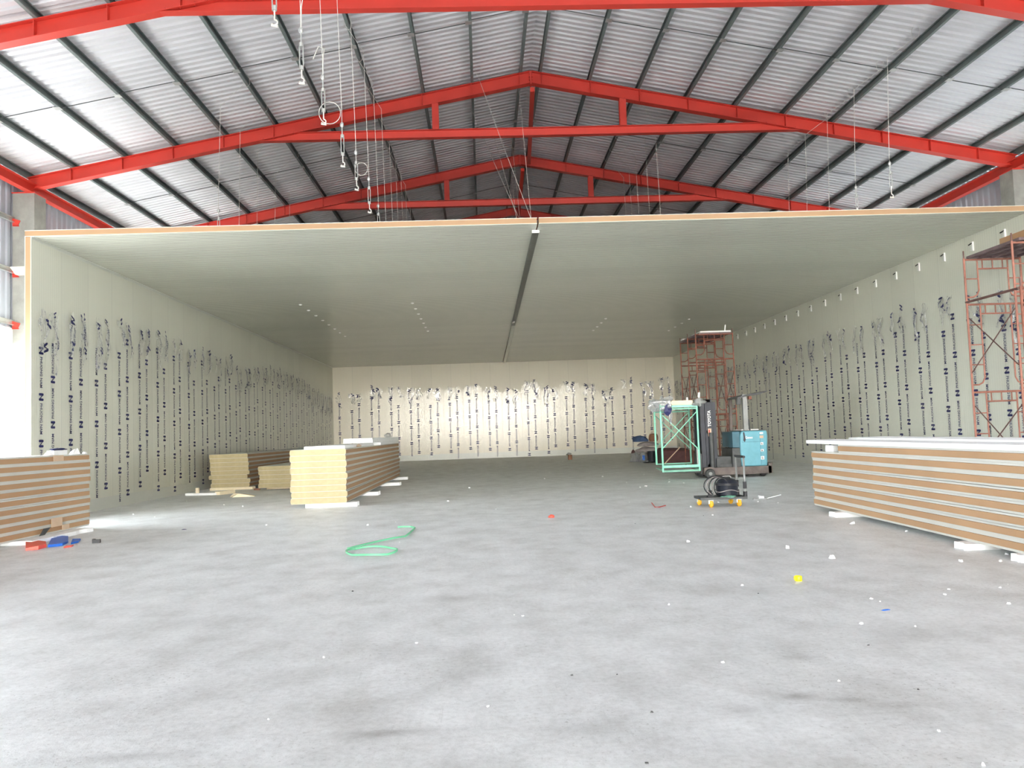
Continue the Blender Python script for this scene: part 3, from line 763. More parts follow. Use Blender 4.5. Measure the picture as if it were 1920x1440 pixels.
# white foam boards and blocks around the stacks
def slab(name, label, loc, sx, sy, sz, rz=0, mat='foam_w', cat='foam board', group=None, rag=0, seed=0, parts=None):
    """board with slightly uneven, broken corners"""
    rr = random.Random(seed); n = 10; mb = MB(); rows = []
    for i in range(n+1):
        y = sy*i/n; r0, r1 = rr.uniform(-rag, rag), rr.uniform(-rag, rag)
        dz = rr.uniform(-rag, rag)*.12
        rows.append([(-sx/2+r0, y, 0), (sx/2+r1, y, 0), (sx/2+r1-.004, y, sz+dz), (-sx/2+r0+.004, y, sz+dz)])
    pts = [p for r in rows for p in r]
    f = [(3, 2, 1, 0), (4*n, 4*n+1, 4*n+2, 4*n+3)]
    for i in range(n):
        for k in range(4): f.append((4*i+k, 4*i+(k+1) % 4, 4*i+4+(k+1) % 4, 4*i+4+k))
    mb.poly(pts, f); o = mb.build(name, mat, loc=loc); o.rotation_euler = (0, 0, rz); return tag(o, label, cat, group)
zt = Z0+9*(PT+.0006)
slab('foam_board', 'long white foam board lying on the middle stack, nearest its yellow end', (-3.38, 17.25, zt), .84, 4.6, .06, 0, rag=.012, seed=1)
slab('foam_board', 'second white foam board lying farther back on the middle stack', (-3.05, 21.9, zt), .5, 4.8, .07, 0, rag=.02, seed=2)
slab('foam_board', 'thick white foam board propped on the boards of the middle stack', (-3.25, 21.0, zt+.075), .74, 5.2, .12, -.02, rag=.02, seed=3)
o = MB().blob((0, 0, .0), (.028, .3, .04), 4, 8, .3, flat=True).build('brown_wrapper', 'tape', loc=(-2.91, 18.9, zt+.018), smooth=60); tag(o, 'crumpled brown wrapper at the top edge of the middle stack', 'wrapper')
o = MB().blob((0, 0, .04), (.1, .2, .09), 14, 8, .3, flat=True).build('clear_wrap', 'clear', loc=(-3.05, 25.8, zt+.198), smooth=60); tag(o, 'crumpled clear wrap on the far end of the thick board of the middle stack', 'plastic wrap')
zr_ = .07+8*(PT+.0006)
slab('foam_board', 'broad white foam board overhanging the far end of the right front stack', (5.36, 7.6, zr_), .5, 5.6, .055, -.03, rag=.012, seed=5)
slab('foam_board', 'white foam board on the near part of the right front stack', (5.72, 3.6, zr_), 1.0, 3.9, .07, -.03, rag=.012, seed=6)
slab('foam_board', 'second white foam board on the far side of the right front stack', (6.05, 7.7, zr_), .6, 5.3, .075, -.03, rag=.015, seed=7)
slab('foam_block', 'small white foam block wedged under the overhanging board of the right front stack', (5.45, 12.28, .07+7*(PT+.0006)+.001), .22, .3, .1, 0, cat='foam block', rag=.01, seed=8)
B = [('under the yellow end of the middle stack', (-3.2, 16.95, 0), 1.05, .34, Z0, 0), ('under the middle stack, second from its yellow end', (-3.24, 19.9, 0), 1.25, .3, Z0, 0),
     ('under the middle stack, third from its yellow end', (-3.16, 23.6, 0), 1.35, .3, Z0, 0), ('under the far end of the middle stack', (-3.2, 26.6, 0), 1.3, .3, Z0, 0),
     ('under the right front stack, by its far end', (5.78, 11.75, 0), 1.36, .22, .07, -.03), ('under the right front stack, second from its far end', (5.72, 8.4, 0), 1.40, .22, .07, -.03),
     ('under the right front stack, by the right picture edge', (5.6, 7.55, 0), 1.1, .2, .07, -.03)]
for lab, loc, sx, sy, sz, rz in B:
    slab('foam_block', 'white foam block '+lab, loc, sx, sy, sz-.001, rz, cat='foam block', group='foam blocks under the stacks', rag=.02, seed=int(loc[1]*10))
slab('foam_block', 'wide white foam sheet under the far end of the left front stack', (-7.25, 12.3, 0), 1.1, 1.65, .058, -.05, cat='foam block', group='foam blocks under the stacks', rag=.03, seed=3)
slab('foam_block', 'white foam sheet on the floor under the left front stack, cut by the picture edge', (-7.35, 9.0, 0), 1.2, .8, .058, -.05, cat='foam block', group='foam blocks under the stacks', rag=.03, seed=4)
slab('foam_block', 'pale foam strip under the tall stack by the left wall', (-7.55, 24.4, 0), 1.25, .3, .069, 0, 'foam_c', cat='foam block', group='foam blocks under the stacks', rag=.02, seed=5)
slab('foam_block', 'pale foam strip under the low stack', (-5.9, 24.0, 0), 1.0, .3, .069, 0, 'foam_c', cat='foam block', group='foam blocks under the stacks', rag=.02, seed=6)
# on top of the left front stack
zl = .06+10*(PT+.0006)
root = thing('foam_offcut', 'white foam offcut with blue film on top of the left front stack', 'foam offcut', (-6.93, 13.72, zl), -.05)
MB().box(-.12, .0, -.36, .02, 0, .075).build('block', 'foam_w', root)
MB().blob((-.06, -.15, .092), (.07, .2, .018), 3, 8, .4).build('blue_film', 'ink', root, smooth=60)
for i, (p, s) in enumerate((((-6.93, 13.95, zl), (.10, .16, .075)), ((-6.92, 13.15, zl), (.09, .14, .04)), ((-6.91, 14.28, zl), (.05, .05, .04)))):
    o = MB().chip((0, 0, 0), s, 40+i).build('foam_chip', 'foam_w', loc=p); tag(o, ('broken foam chip beside the blue-topped offcut', 'flat foam chip left of the offcut with blue film', 'small foam chip near the end of the left front stack')[i], 'foam chip', 'foam chips on the left stack')
# tapes stuck over the edges of the left front stack
def side_tape(y, z0_, z1_, wy, label):
    x = -7.89+.045*(y-4.2)+.595
    o = MB().box(-.004, .004, -wy/2, wy/2, 0, z1_-z0_).build('packing_tape', 'tape', loc=(x+.012, y, z0_)); o.rotation_euler = (0, 0, -.045); tag(o, label, 'tape', 'packing tapes on the left stack')
side_tape(13.35, 1.2, 1.29, .28, 'pale tape patch on the topmost panel edge of the left front stack')
side_tape(13.3, .16, .30, .30, 'pale tape patch near the bottom of the left front stack')
side_tape(13.55, .085, .165, .2, 'pale tape patch on the lowest panel edge of the left front stack')
o = MB().poly([(0, -.12, 0), (0, .03, 0), (.012, .17, .1), (.012, .0, .1), (-.01, -.12, 0), (-.01, .03, 0), (-.004, .17, .1), (-.004, .0, .1)], [(0, 1, 2, 3), (7, 6, 5, 4), (0, 4, 5, 1), (1, 5, 6, 2), (2, 6, 7, 3), (3, 7, 4, 0)]).build('tape_scrap', 'steel_dk', loc=(-6.865, 12.9, .07)); tag(o, 'dark grey tape flap on the lowest panel of the left front stack', 'tape')

# ------------------------------------------------------------------ scaffold towers
def scaf_frame(mb, w, h, y, z, ladder=.27, rungs=3, r=.021, mt=0):
    for x in (0, w): mb.tube([(x, y, z), (x, y, z+h)], r, 8, mt)
    mb.tube([(0, y, z+h-.03), (w, y, z+h-.03)], r, 8, mt)
    zl = z+h-.22
    for x, o in ((ladder, 0), (w-ladder, w)):
        s = 1 if o > x else -1
        mb.tube([(x, y, z+h-.03), (x, y, z+.26), (x+s*.05, y, z+.16), (x+s*.13, y, z+.12), (o, y, z+.12)], r*.75, 7, mt)
        for k in range(rungs):
            zz = z+.12+(h-.32)*(k+1)/(rungs+.6); mb.tube([(x, y, zz), (o, y, zz)], r*.62, 6, mt)
    mb.tube([(ladder, y, zl), (w-ladder, y, zl)], r*.8, 7, mt)
    for k in range(3):
        x = ladder+(w-2*ladder)*(k+.5)/3; mb.tube([(x, y, zl), (x, y, z+h-.03)], r*.6, 6, mt)
def tower(name, label, loc, rz, w, ys, xs, lifts, mat, mat_b, deck, brace=True, pins=True):
    root = thing(name, label, 'scaffold', loc, rz, 'scaffold towers')
    for li, (z, h) in enumerate(lifts):
        for y, xo in zip(ys, xs):
            mb = MB(); scaf_frame(mb, w, h, y, z, rungs=3 if h > 1.2 else 1)
            mb.v = [(a+xo, b, c) for a, b, c in mb.v]
            fr = mb.build('scaffold_frame', mat, root, smooth=50)
            if pins and li == len(lifts)-1:
                p = MB()
                for x in (0, w): p.cyl((x+xo, y, z+h), (x+xo, y, z+h+.15), .015, 8)
                p.build('coupling_pin', 'scaf_dk', fr, smooth=50)
            if li == 0:
                p = MB()
                for x in (0, w): p.cyl((x+xo, y, 0), (x+xo, y, z+.02), .014, 8).box(x+xo-.06, x+xo+.06, y-.06, y+.06, 0, .012)
                p.build('base_jack', 'scaf_dk', fr, smooth=50)
        for (ya, xa), (yb, xb) in zip(zip(ys, xs), list(zip(ys, xs))[1:]):
            if h < 1.2 or not brace: continue
            for x in (0, w):
                mb = MB().tube([(x+xa, ya, z+.35), (x+xb, yb, z+h-.3)], .011, 6).tube([(x+xa+.02, ya, z+h-.3), (x+xb+.02, yb, z+.35)], .011, 6)
                mb.build('cross_brace', mat_b, root, smooth=50)
    for (x0, x1, y0, y1, z) in deck:
        n = max(1, round((x1-x0)/.3)); pw = (x1-x0)/n
        for k in range(n):
            a = x0+k*pw
            mb = MB().box(a+.006, a+pw-.006, y0, y1, z+.035, z+.045)
            for yy in (0, .33, .66, 1):
                yc = y0+.04+(y1-y0-.08)*yy; mb.box(a+.01, a+pw-.01, yc-.02, yc+.02, z, z+.035)
            mb.box(a+.006, a+.03, y0, y1, z-.01, z+.035).box(a+pw-.03, a+pw-.006, y0, y1, z-.01, z+.035)
            mb.build('deck_plank', 'plank', root)
    return root
L3 = [(.10, 1.82), (1.92, 1.78), (3.70, .92)]
t = tower('scaffold_tower', 'faded orange scaffold tower against the right wall, cut by the picture edge', (9.86, 15.97, 0), 0, 1.17, (0, -1.5), (0, 0), L3, 'scaf_pink', 'scaf_dk', [(.06, 1.12, -1.62, .02, 4.615)])
MB().tube([(0, .02, 3.72), (0, -1.6, 3.72)], .026, 8).build('side_rail', 'scaf_dk', t, smooth=50)
MB().tube([(1.17, .02, 3.72), (1.17, -1.6, 3.72)], .026, 8).build('side_rail', 'scaf_dk', t, smooth=50)
o = slab('foam_board', 'tan foam board lying on the deck of the right wall scaffold', (10.35, 13.95, 4.662), .8, 1.0, .11, 0, 'tan'); 
tower('scaffold_tower', 'bright orange lower scaffold frame just inside the right picture edge', (8.99, 13.05, 0), 0, 1.17, (0, -1.5), (0, 0), [(.1, 1.7), (1.8, 1.74)], 'scaf', 'scaf_dk', [])
tower('scaffold_tower', 'rust-orange scaffold tower standing behind the reach truck', (6.86, 25.6, 0), 0, 1.2, (0, 1.25, 2.5), (0, .06, .12), [(.08, 1.72), (1.80, 1.76), (3.56, .80)], 'scaf', 'scaf_dk',
      [(.10, 1.15, -.05, 2.55, 4.345)])
slab('foam_board', 'white foam board on the deck of the scaffold behind the truck', (7.52, 25.6, 4.392), 1.0, 1.1, .05, 0, seed=9)
o = slab('foam_block', 'white foam stub at the left rear of the tall scaffold deck', (7.05, 27.75, 4.392), .14, .3, .06, 0, cat='foam block', seed=10)
o = MB().bar((0, 0, 0), (.03, 0, .2), .035, .03).build('white_stick', 'white', loc=(7.86, 25.75, 4.442)); tag(o, 'short white stick upright on top of the tall scaffold behind the truck', 'stick')
# ------------------------------------------------------------------ reach truck
T = thing('reach_truck', 'light blue reach truck with a dark lifting mast carrying the mint scaffold frame', 'forklift', (5.80, 21.55, 0))
def text_part(body, length, height, loc, rot, parent, mat='ink_w', name='lettering', offset=0):
    vs, fs = text_geo(body, length, height, offset=offset)
    mb = MB().poly([(x, y, 0) for x, y in vs], fs); o = mb.build(name, mat, parent); o.location = loc; o.rotation_euler = rot; return o
for y in (0, .92):
    mb = MB().poly([(.04, y, .10), (.30, y, .10), (.42, y, .085), (1.86, y, .085), (1.86, y, .28), (.34, y, .28), (.22, y, .30), (.04, y, .28)] +
                   [(.04, y+.18, .10), (.30, y+.18, .10), (.42, y+.18, .085), (1.86, y+.18, .085), (1.86, y+.18, .28), (.34, y+.18, .28), (.22, y+.18, .30), (.04, y+.18, .28)],
                   [tuple(range(8)), tuple(range(15, 7, -1))]+[(i, 8+i, 8+(i+1) % 8, (i+1) % 8) for i in range(8)])
    mb.build('support_leg', 'rust', T)
    w = MB().lathe([(.0, -.07), (.07, -.07), (.08, -.06), (.115, -.07), (.13, -.05), (.13, .05), (.115, .07), (.08, .06), (.07, .07), (0, .07)], (.18, y+.09 if y else y-.02, .13), (0, 1, 0), 24)
    wh = w.build('load_wheel', 'steel_dk', T, smooth=40)
    MB().lathe([(0, -.075), (.045, -.075), (.05, -.06)], (.18, y+.09 if y else y-.02, .13), (0, 1, 0), 16).build('wheel_hub', 'steel', wh, smooth=40)
MB().box(1.02, 1.85, .10, 1.0, .07, .285).build('chassis', 'rust', T)
MB().box(.475, .85, .2, .9, .36, .56).build('motor_housing', 'steel_dk', T)
MB().box(1.78, 1.89, .0, 1.10, .09, .36).build('rear_bumper', 'rust', T)
MB().lathe([(0, -.05), (.08, -.05), (.09, -.03), (.09, .03), (.08, .05), (0, .05)], (1.66, .12, .09), (0, 1, 0), 18).build('rear_wheel', 'rubber', T, smooth=40)
MB().lathe([(0, -.05), (.08, -.05), (.09, -.03), (.09, .03), (.08, .05), (0, .05)], (1.5, .95, .09), (0, 1, 0), 18).build('rear_wheel', 'rubber', T, smooth=40)
b = MB().poly([(1.07, 0, .285), (1.76, 0, .285), (1.80, 0, 1.10), (1.78, 0, 1.235), (1.10, 0, 1.235), (1.055, 0, 1.12), (1.045, 0, .7)] +
              [(1.07, 1.06, .285), (1.76, 1.06, .285), (1.80, 1.06, 1.10), (1.78, 1.06, 1.235), (1.10, 1.06, 1.235), (1.055, 1.06, 1.12), (1.045, 1.06, .7)],
              [tuple(range(7)), tuple(range(13, 6, -1))]+[(i, 7+i, 7+(i+1) % 7, (i+1) % 7) for i in range(7)]).build('drive_body', 'blue', T)
bv = b.modifiers.new('bevel', 'BEVEL'); bv.width = .035; bv.segments = 3; bv.limit_method = 'ANGLE'
MB().box(1.10, 1.58, -.004, 0, .93, .937).build('panel_seam', 'teal', b)
MB().box(1.585, 1.592, -.004, 0, .32, 1.2).build('panel_seam', 'teal', b)
text_part('Geneo', .20, .075, (1.19, -.006, 1.02), (PI/2, 0, 0), b, offset=.02)
MB().poly([(1.13, -.005, 1.2), (1.17, -.005, 1.2), (1.19, -.005, 1.05), (1.2, -.005, 1.0), (1.17, -.005, .93), (1.13, -.005, .98), (1.14, -.005, 1.05)], [tuple(range(7))]).build('scuff_mark', 'navy', b)
for z, w, h, nm in ((1.16, .09, .05, 'white'), (1.06, .10, .07, 'tape'), (.88, .075, .07, 'white'), (.70, .08, .06, 'white'), (.50, .09, .09, 'white')):
    l = MB().box(1.63-w/2, 1.63+w/2, -.006, 0, z-h/2, z+h/2).build('sticker', nm, b)
    if h > .055 and nm == 'white':
        mb = MB()
        for j in range(3): mb.box(1.63-w*.3, 1.63+w*(.1+.1*j), -.0075, -.006, z+h*(.22-.25*j)-.006, z+h*(.22-.25*j)+.006)
        mb.build('sticker_lines', 'steel_dk', l)
o = MB().box(1.14, 1.62, .16, .86, 1.236, 1.262).build('white_sheet', 'white'); o.location = T.location+V((0, 0, .012)); tag(o, 'flat white sheet lying on top of the blue truck body', 'sheet')
MB().box(1.06, 1.80, .0, 1.06, 1.236, 1.246).build('top_plate', 'steel_dk', T)
MB().box(.84, 1.06, .05, 1.02, .27, .78).build('operator_step', 'steel_dk', T)
MB().box(.86, 1.05, .06, 1.0, .80, 1.22).build('operator_backrest', 'teal', T)
MB().box(.45, .9, .15, .95, .28, .36).build('operator_floor', 'steel_dk', T)
# overhead guard
MB().poly([(1.20, .08, 1.23), (1.32, .08, 1.23), (1.32, .08, 2.06), (1.28, .08, 2.22), (1.19, .08, 2.22), (1.2, .08, 2.06), (1.20, .2, 1.23), (1.32, .2, 1.23), (1.32, .2, 2.06), (1.28, .2, 2.22), (1.19, .2, 2.22), (1.2, .2, 2.06)],
          [(0, 1, 2, 5), (2, 3, 4, 5), (11, 8, 7, 6), (11, 10, 9, 8), (0, 6, 7, 1), (1, 7, 8, 2), (2, 8, 9, 3), (3, 9, 10, 4), (4, 10, 11, 5), (5, 11, 6, 0)]).build('guard_post', 'grey', T)
MB().bar((1.10, .95, 1.23), (1.13, .95, 2.15), .07, .09, (0, 1, 0)).build('guard_post', 'rust', T)
MB().bar((1.36, .1, 1.24), (1.335, .1, 1.55), .03, .03, (0, 1, 0)).build('lever', 'black', T)
mb = MB().poly([(1.04, .02, 2.10), (1.28, .02, 2.16), (1.62, .02, 2.20), (1.86, .02, 2.27), (1.86, .02, 2.30), (1.6, .02, 2.25), (1.28, .02, 2.21), (1.04, .02, 2.14)] +
               [(1.04, 1.0, 2.10), (1.28, 1.0, 2.16), (1.62, 1.0, 2.20), (1.86, 1.0, 2.27), (1.86, 1.0, 2.30), (1.6, 1.0, 2.25), (1.28, 1.0, 2.21), (1.04, 1.0, 2.14)],
               [tuple(range(8)), tuple(range(15, 7, -1))]+[(i, 8+i, 8+(i+1) % 8, (i+1) % 8) for i in range(8)])
mb.build('overhead_guard', 'steel_dk', T)
MB().box(1.36, 1.44, .06, .16, 2.08, 2.165).build('lamp', 'scaf', T)
MB().box(1.04, 1.14, .06, .2, 1.95, 2.1).build('guard_bracket', 'steel_dk', T)
# mast
def channel(mb, x0, x1, y, z0, z1, t, flip):
    """C channel standing upright, open towards the other channel"""
    k = -1 if flip else 1
    prof = [(x0, 0), (x1, 0), (x1, .10), (x1-t, .10), (x1-t, t), (x0+t, t), (x0+t, .10), (x0, .10)]
    pts = [(x, y+k*q, z0) for x, q in prof]+[(x, y+k*q, z1) for x, q in prof]; n = 8
    mb.poly(pts, [tuple(range(n)), tuple(range(2*n-1, n-1, -1))]+[(i, (i+1) % n, n+(i+1) % n, n+i) for i in range(n)]); return mb
for y, fl_ in ((.16, False), (.94, True)):
    channel(MB(), .17, .37, y, .10, 2.12, .016, fl_).build('mast_channel', 'navy', T)
    channel(MB(), .05, .165, y+(.02 if not fl_ else -.02), .06, 2.08, .014, fl_).build('inner_mast_channel', 'navy', T)
    MB().box(.375, .47, y+(.01 if not fl_ else -.08), y+(.08 if not fl_ else -.01), .3, 2.04).build('lift_chain_cover', 'navy', T)
for z in (.3, 1.2, 2.04): MB().box(.19, .33, .16, .94, z, z+.08).build('mast_crossbar', 'navy', T)
MB().cyl((.30, .10, .22), (.30, .10, 1.22), .06, 16).build('lift_cylinder', 'steel_dk', T, smooth=40)
MB().cyl((.42, .5, .3), (.42, .5, 1.9), .03, 12).build('lift_cylinder', 'steel', T, smooth=40)
mc = T.children[[c.name.split('.')[0] for c in T.children].index('mast_channel')]
text_part('TOYOTA', .44, .088, (.325, .156, 1.38), (PI/2, -PI/2, 0), mc, offset=.03)
st = MB().box(.235, .325, .152, .158, 1.12, 1.33).build('sticker', 'tape', mc)
MB().box(.25, .285, .150, .152, 1.14, 1.30).build('sticker_lines', 'red_dull', st)
for i in range(4):
    p0, p1 = (.42+.03*i, .3+.05*i, .62-.05*i), (.95-.03*i, .35+.05*i, .55)
    MB().tube([V(p0), V(p0)+V((.06, 0, -.14-.03*i)), V(p0)+V((.24, 0, -.22-.02*i)), V(p1)+V((-.1, 0, -.16)), V(p1)], .016, 8).build('hydraulic_hose', 'rubber', T, smooth=60)
MB().box(.40, .56, .2, .8, .28, .42).box(.42, .52, .1, .2, .28, .52).build('pump_housing', 'steel_dk', T)
MB().box(.0, .045, .2, .9, .12, .66).build('fork_carriage', 'steel_dk', T)
for y in (.28, .74): MB().poly([(-.95, y, .17), (.0, y, .15), (.0, y, .21), (-.95, y, .19), (-.95, y+.1, .17), (.0, y+.1, .15), (.0, y+.1, .21), (-.95, y+.1, .19)],
    [(0, 1, 2, 3), (7, 6, 5, 4), (0, 4, 5, 1), (1, 5, 6, 2), (2, 6, 7, 3), (3, 7, 4, 0)]).build('fork', 'steel_dk', T)

# ------------------------------------------------------------------ mint scaffold frame on the forks
G = thing('mint_scaffold', 'mint green scaffold frame with crossed braces riding on the truck forks', 'scaffold', (4.72, 21.5, .215))
W_, H_ = .985, 1.80
for x in (0, W_):
    for y in (0, 1.25):
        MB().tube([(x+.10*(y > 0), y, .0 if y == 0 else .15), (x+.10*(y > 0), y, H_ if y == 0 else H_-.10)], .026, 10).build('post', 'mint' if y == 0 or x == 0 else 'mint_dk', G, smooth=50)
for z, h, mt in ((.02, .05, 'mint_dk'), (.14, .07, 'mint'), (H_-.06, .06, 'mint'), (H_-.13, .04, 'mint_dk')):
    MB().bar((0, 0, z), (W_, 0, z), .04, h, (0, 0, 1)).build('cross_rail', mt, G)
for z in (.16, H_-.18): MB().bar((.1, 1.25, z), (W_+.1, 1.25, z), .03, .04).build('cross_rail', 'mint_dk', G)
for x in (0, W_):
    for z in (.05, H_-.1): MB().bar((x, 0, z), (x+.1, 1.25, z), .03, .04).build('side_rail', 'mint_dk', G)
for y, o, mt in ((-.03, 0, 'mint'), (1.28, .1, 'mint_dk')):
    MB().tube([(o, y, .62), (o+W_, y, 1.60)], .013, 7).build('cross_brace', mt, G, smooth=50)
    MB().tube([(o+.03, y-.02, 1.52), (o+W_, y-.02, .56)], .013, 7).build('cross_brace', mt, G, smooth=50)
b = MB().tube([(.1, .2, .22), (.72, 1.0, .62)], .014, 7).build('diagonal_brace', 'tape', G, smooth=50); b['label'] = 'bare pinkish steel brace'
MB().box(W_-.06, W_+.03, .0, .06, .15, .62).build('bracket', 'steel', G)
z = .215+H_
o = slab('foam_board', 'cream foam plank lying across the top of the mint scaffold frame', (5.28, 21.46, z-.025), .62, .55, .115, 0, 'foam_c', seed=15)
root = thing('plastic_wrap', 'crumpled clear wrap with blue print hanging over the corner of the mint frame', 'plastic wrap', (4.76, 21.44, z-.02))
MB().blob((.03, 0, .03), (.24, .16, .16), 21, 12, .5).build('bundle', 'clear', root, smooth=60)
MB().blob((-.24, .05, .0), (.13, .12, .14), 22, 10, .5).build('grey_fold', 'clear', root, smooth=60)
MB().blob((.11, -.13, -.13), (.09, .04, .13), 23, 9, .4).build('blue_print', 'ink', root, smooth=60)
MB().blob((.2, -.02, -.2), (.05, .05, .25), 24, 9, .4).build('hanging_tail', 'clear', root, smooth=60)
root = thing('rag_bundle', 'grey rag bundle with a white stub on the mint frame post beside the mast', 'rag', (5.70, 21.46, z))
MB().blob((.05, 0, .03), (.15, .12, .09), 31, 10, .45).build('rag', 'grey', root, smooth=60)
MB().cyl((.06, 0, .08), (.07, 0, .29), .03, 10).build('white_stub', 'white', root, smooth=40)
o = MB().cyl((0, 0, 0), (0, 0, .08), .025, 10).build('white_stub', 'white', loc=(5.48, 21.6, z+.092), smooth=40); tag(o, 'small white stub standing on the cream plank of the mint frame', 'foam stub')
# maroon tarpaulin heap and site belongings at the foot of the back wall
o = MB().poly([(-.78, 0, 0), (.62, 0, 0), (.62, 0, .42), (.3, 0, .52), (-.1, 0, .55), (-.78, 0, .60), (-.78, .9, 0), (.62, .9, 0), (.62, .9, .45), (.3, .9, .6), (-.1, .9, .62), (-.78, .9, .64)],
              [(0, 1, 2, 3, 4, 5), (11, 10, 9, 8, 7, 6), (0, 6, 7, 1), (1, 7, 8, 2), (2, 8, 9, 3), (3, 9, 10, 4), (4, 10, 11, 5), (5, 11, 6, 0)]).build('tarpaulin_bundle', 'maroon', loc=(7.35, 30.0, 0))
bv = o.modifiers.new('bevel', 'BEVEL'); bv.width = .08; bv.segments = 3; tag(o, 'folded maroon tarpaulin on the floor behind the mint scaffold frame', 'tarpaulin')
PB = (6.95, 35.0)
for i, (x, y, z, s, mt, nm, lab, cat) in enumerate((
        (6.98, 35.0, .10, (.42, .3, .22), 'sack', 'sack', 'pale woven sack at the bottom of the heap by the back wall', 'sack'),
        (7.0, 35.05, .43, (.42, .3, .16), 'sack', 'sack', 'second pale sack lying on the lowest one in the heap', 'sack'),
        (7.05, 35.0, .68, (.44, .28, .12), 'sack', 'sack', 'flat pale sack under the blue bag in the heap', 'sack'),
        (6.74, 35.0, .90, (.34, .26, .17), 'denim', 'bag', 'dark blue bag on top of the heap by the back wall', 'bag'),
        (6.40, 34.9, .15, (.11, .18, .32), 'maroon', 'bag', 'tall dark red bag at the side of the sack heap', 'bag'))):
    o = MB().blob((0, 0, 0), s, 50+i, 12, .18, flat=True).build(nm, mt, loc=(x, y, z-.0 if False else z), smooth=60); tag(o, lab, cat, 'sacks in the heap' if nm == 'sack' else None)
root = thing('basket', 'round tan basket standing on the sacks beside the blue bag', 'basket', (7.32, 35.0, .82))
MB().lathe([(0, 0), (.17, 0), (.21, .1), (.2, .22), (.17, .30), (.05, .34), (0, .34)], (0, 0, 0), n=20).build('body', 'brown', root, smooth=40)
MB().tube([(.2*math.cos(t), -.02, .14+.26*math.sin(t)) for t in [i*PI/10 for i in range(11)]], .014, 6).build('handle', 'tape', root, smooth=60)
root = thing('water_bottle', 'clear bluish water bottle standing in front of the sack heap', 'bottle', (6.56, 33.6, 0))
MB().lathe([(0, .0), (.12, 0), (.13, .03), (.13, .30), (.1, .36), (.035, .40), (.035, .44), (0, .44)], (0, 0, 0), n=18).build('bottle_body', 'clear', root, smooth=40)
MB().box(-.05, .05, -.132, -.12, .08, .28).build('blue_label', 'bluep', root)
root = thing('bucket', 'dark bucket standing in front of the sack heap beside the water bottle', 'bucket', (6.93, 33.6, 0))
MB().lathe([(0, 0), (.15, 0), (.19, .42), (.2, .42), (.2, .44), (.18, .44), (.145, .02), (0, .02)], (0, 0, 0), n=20).build('pail', 'navy', root, smooth=40)
MB().tube([(.19*math.cos(t), -.1+.1*math.sin(t), .43-.12*math.sin(t)) for t in [i*PI/10 for i in range(11)]], .008, 6).build('handle', 'steel', root, smooth=60)
o = MB().lathe([(0, 0), (.16, 0), (.17, .40), (.15, .42), (0, .42)], (0, 0, 0), n=18).build('bucket', 'steel_dk', loc=(7.33, 33.6, 0), smooth=40); tag(o, 'grey closed bucket at the right of the dark bucket by the heap', 'bucket')
o = MB().blob((0, 0, .03), (.26, .12, .035), 61, 8, .3, flat=True).build('dark_rag', 'black', loc=(6.55, 32.2, .0), smooth=60); tag(o, 'flat black rag on the floor before the water bottle', 'rag')
o = MB().blob((0, 0, .12), (.2, .2, .22), 62, 8, .4).build('clear_wrap', 'clear', loc=(6.3, 34.0, .02), smooth=60); tag(o, 'clump of clear wrap on the floor at the foot of the sack heap', 'plastic wrap')
o = MB().tube([(.35*math.cos(t)*(1-.02*t), .3*math.sin(t), .05+.03*math.sin(2*t)+.25*max(0, math.sin(t*.5))) for t in [i*.35 for i in range(40)]], .022, 7).build('cable_coil', 'brown', loc=(7.75, 32.8, 0), smooth=60); tag(o, 'loose brown cable coil on the floor between heap and tarpaulin', 'cable')
root = thing('glue_pot', 'small brown pot left on the floor against the back wall', 'pot', (fl(1066, 862).x, fl(1066, 862).y, 0))
MB().lathe([(0, 0), (.10, 0), (.11, .24), (.09, .24), (.085, .03), (0, .03)], (.08, 0, 0), n=16).build('pot', 'brown', root, smooth=40)
MB().blob((.03, 0, .27), (.11, .09, .06), 66, 8, .5).build('rag', 'grey', root, smooth=60)

# ------------------------------------------------------------------ hand trolley with wet vacuum
C_ = thing('platform_trolley', 'grey platform trolley on amber casters carrying a black machine', 'trolley', (4.08, 14.18, 0), -.03)
mb = MB()
mb.bar((-.36, -.22, .145), (.40, -.25, .145), .045, .04).bar((-.36, .25, .145), (.40, .27, .145), .045, .04).bar((-.36, -.24, .145), (-.36, .27, .145), .045, .04).bar((.40, -.27, .145), (.40, .29, .145), .045, .04)
mb.box(-.33, .38, -.2, .24, .14, .155)
mb.build('platform', 'steel_dk', C_)
for x, y in ((-.31, .18), (-.22, -.30), (.28, .30), (.28, -.24)):
    w = MB().lathe([(0, -.018), (.05, -.018), (.062, -.010), (.062, .010), (.05, .018), (0, .018)], (x, y, .062), (1, .35, 0), 18)
    cw = w.build('caster_wheel', 'yellow', C_, smooth=40)
    MB().bar((x-.032, y, .062), (x-.032, y, .128), .02, .006, (0, 1, 0)).bar((x+.032, y, .062), (x+.032, y, .128), .02, .006, (0, 1, 0)).box(x-.04, x+.04, y-.03, y+.03, .118, .128).build('caster_fork', 'galv', cw)
hb = MB()
hb.tube([(.40, -.22, .15), (.40, -.22, .82), (.40, -.20, .845), (.40, .25, .845), (.40, .27, .82), (.40, .27, .15)], .017, 10)
h = hb.build('handle', 'steel', C_, smooth=50)
MB().cyl((.40, -.25, .845), (.40, .30, .845), .022, 10).build('grip', 'black', h, smooth=50)
for y in (-.22, .27): MB().box(.372, .428, y-.028, y+.028, .15, .25).box(.375, .425, y-.025, y+.025, .30, .42).build('handle_joint', 'black', h)
Vc = thing('shop_vacuum', 'black drum-shaped wet vacuum wrapped in cable on the trolley', 'vacuum cleaner', (4.24, 14.22, .157))
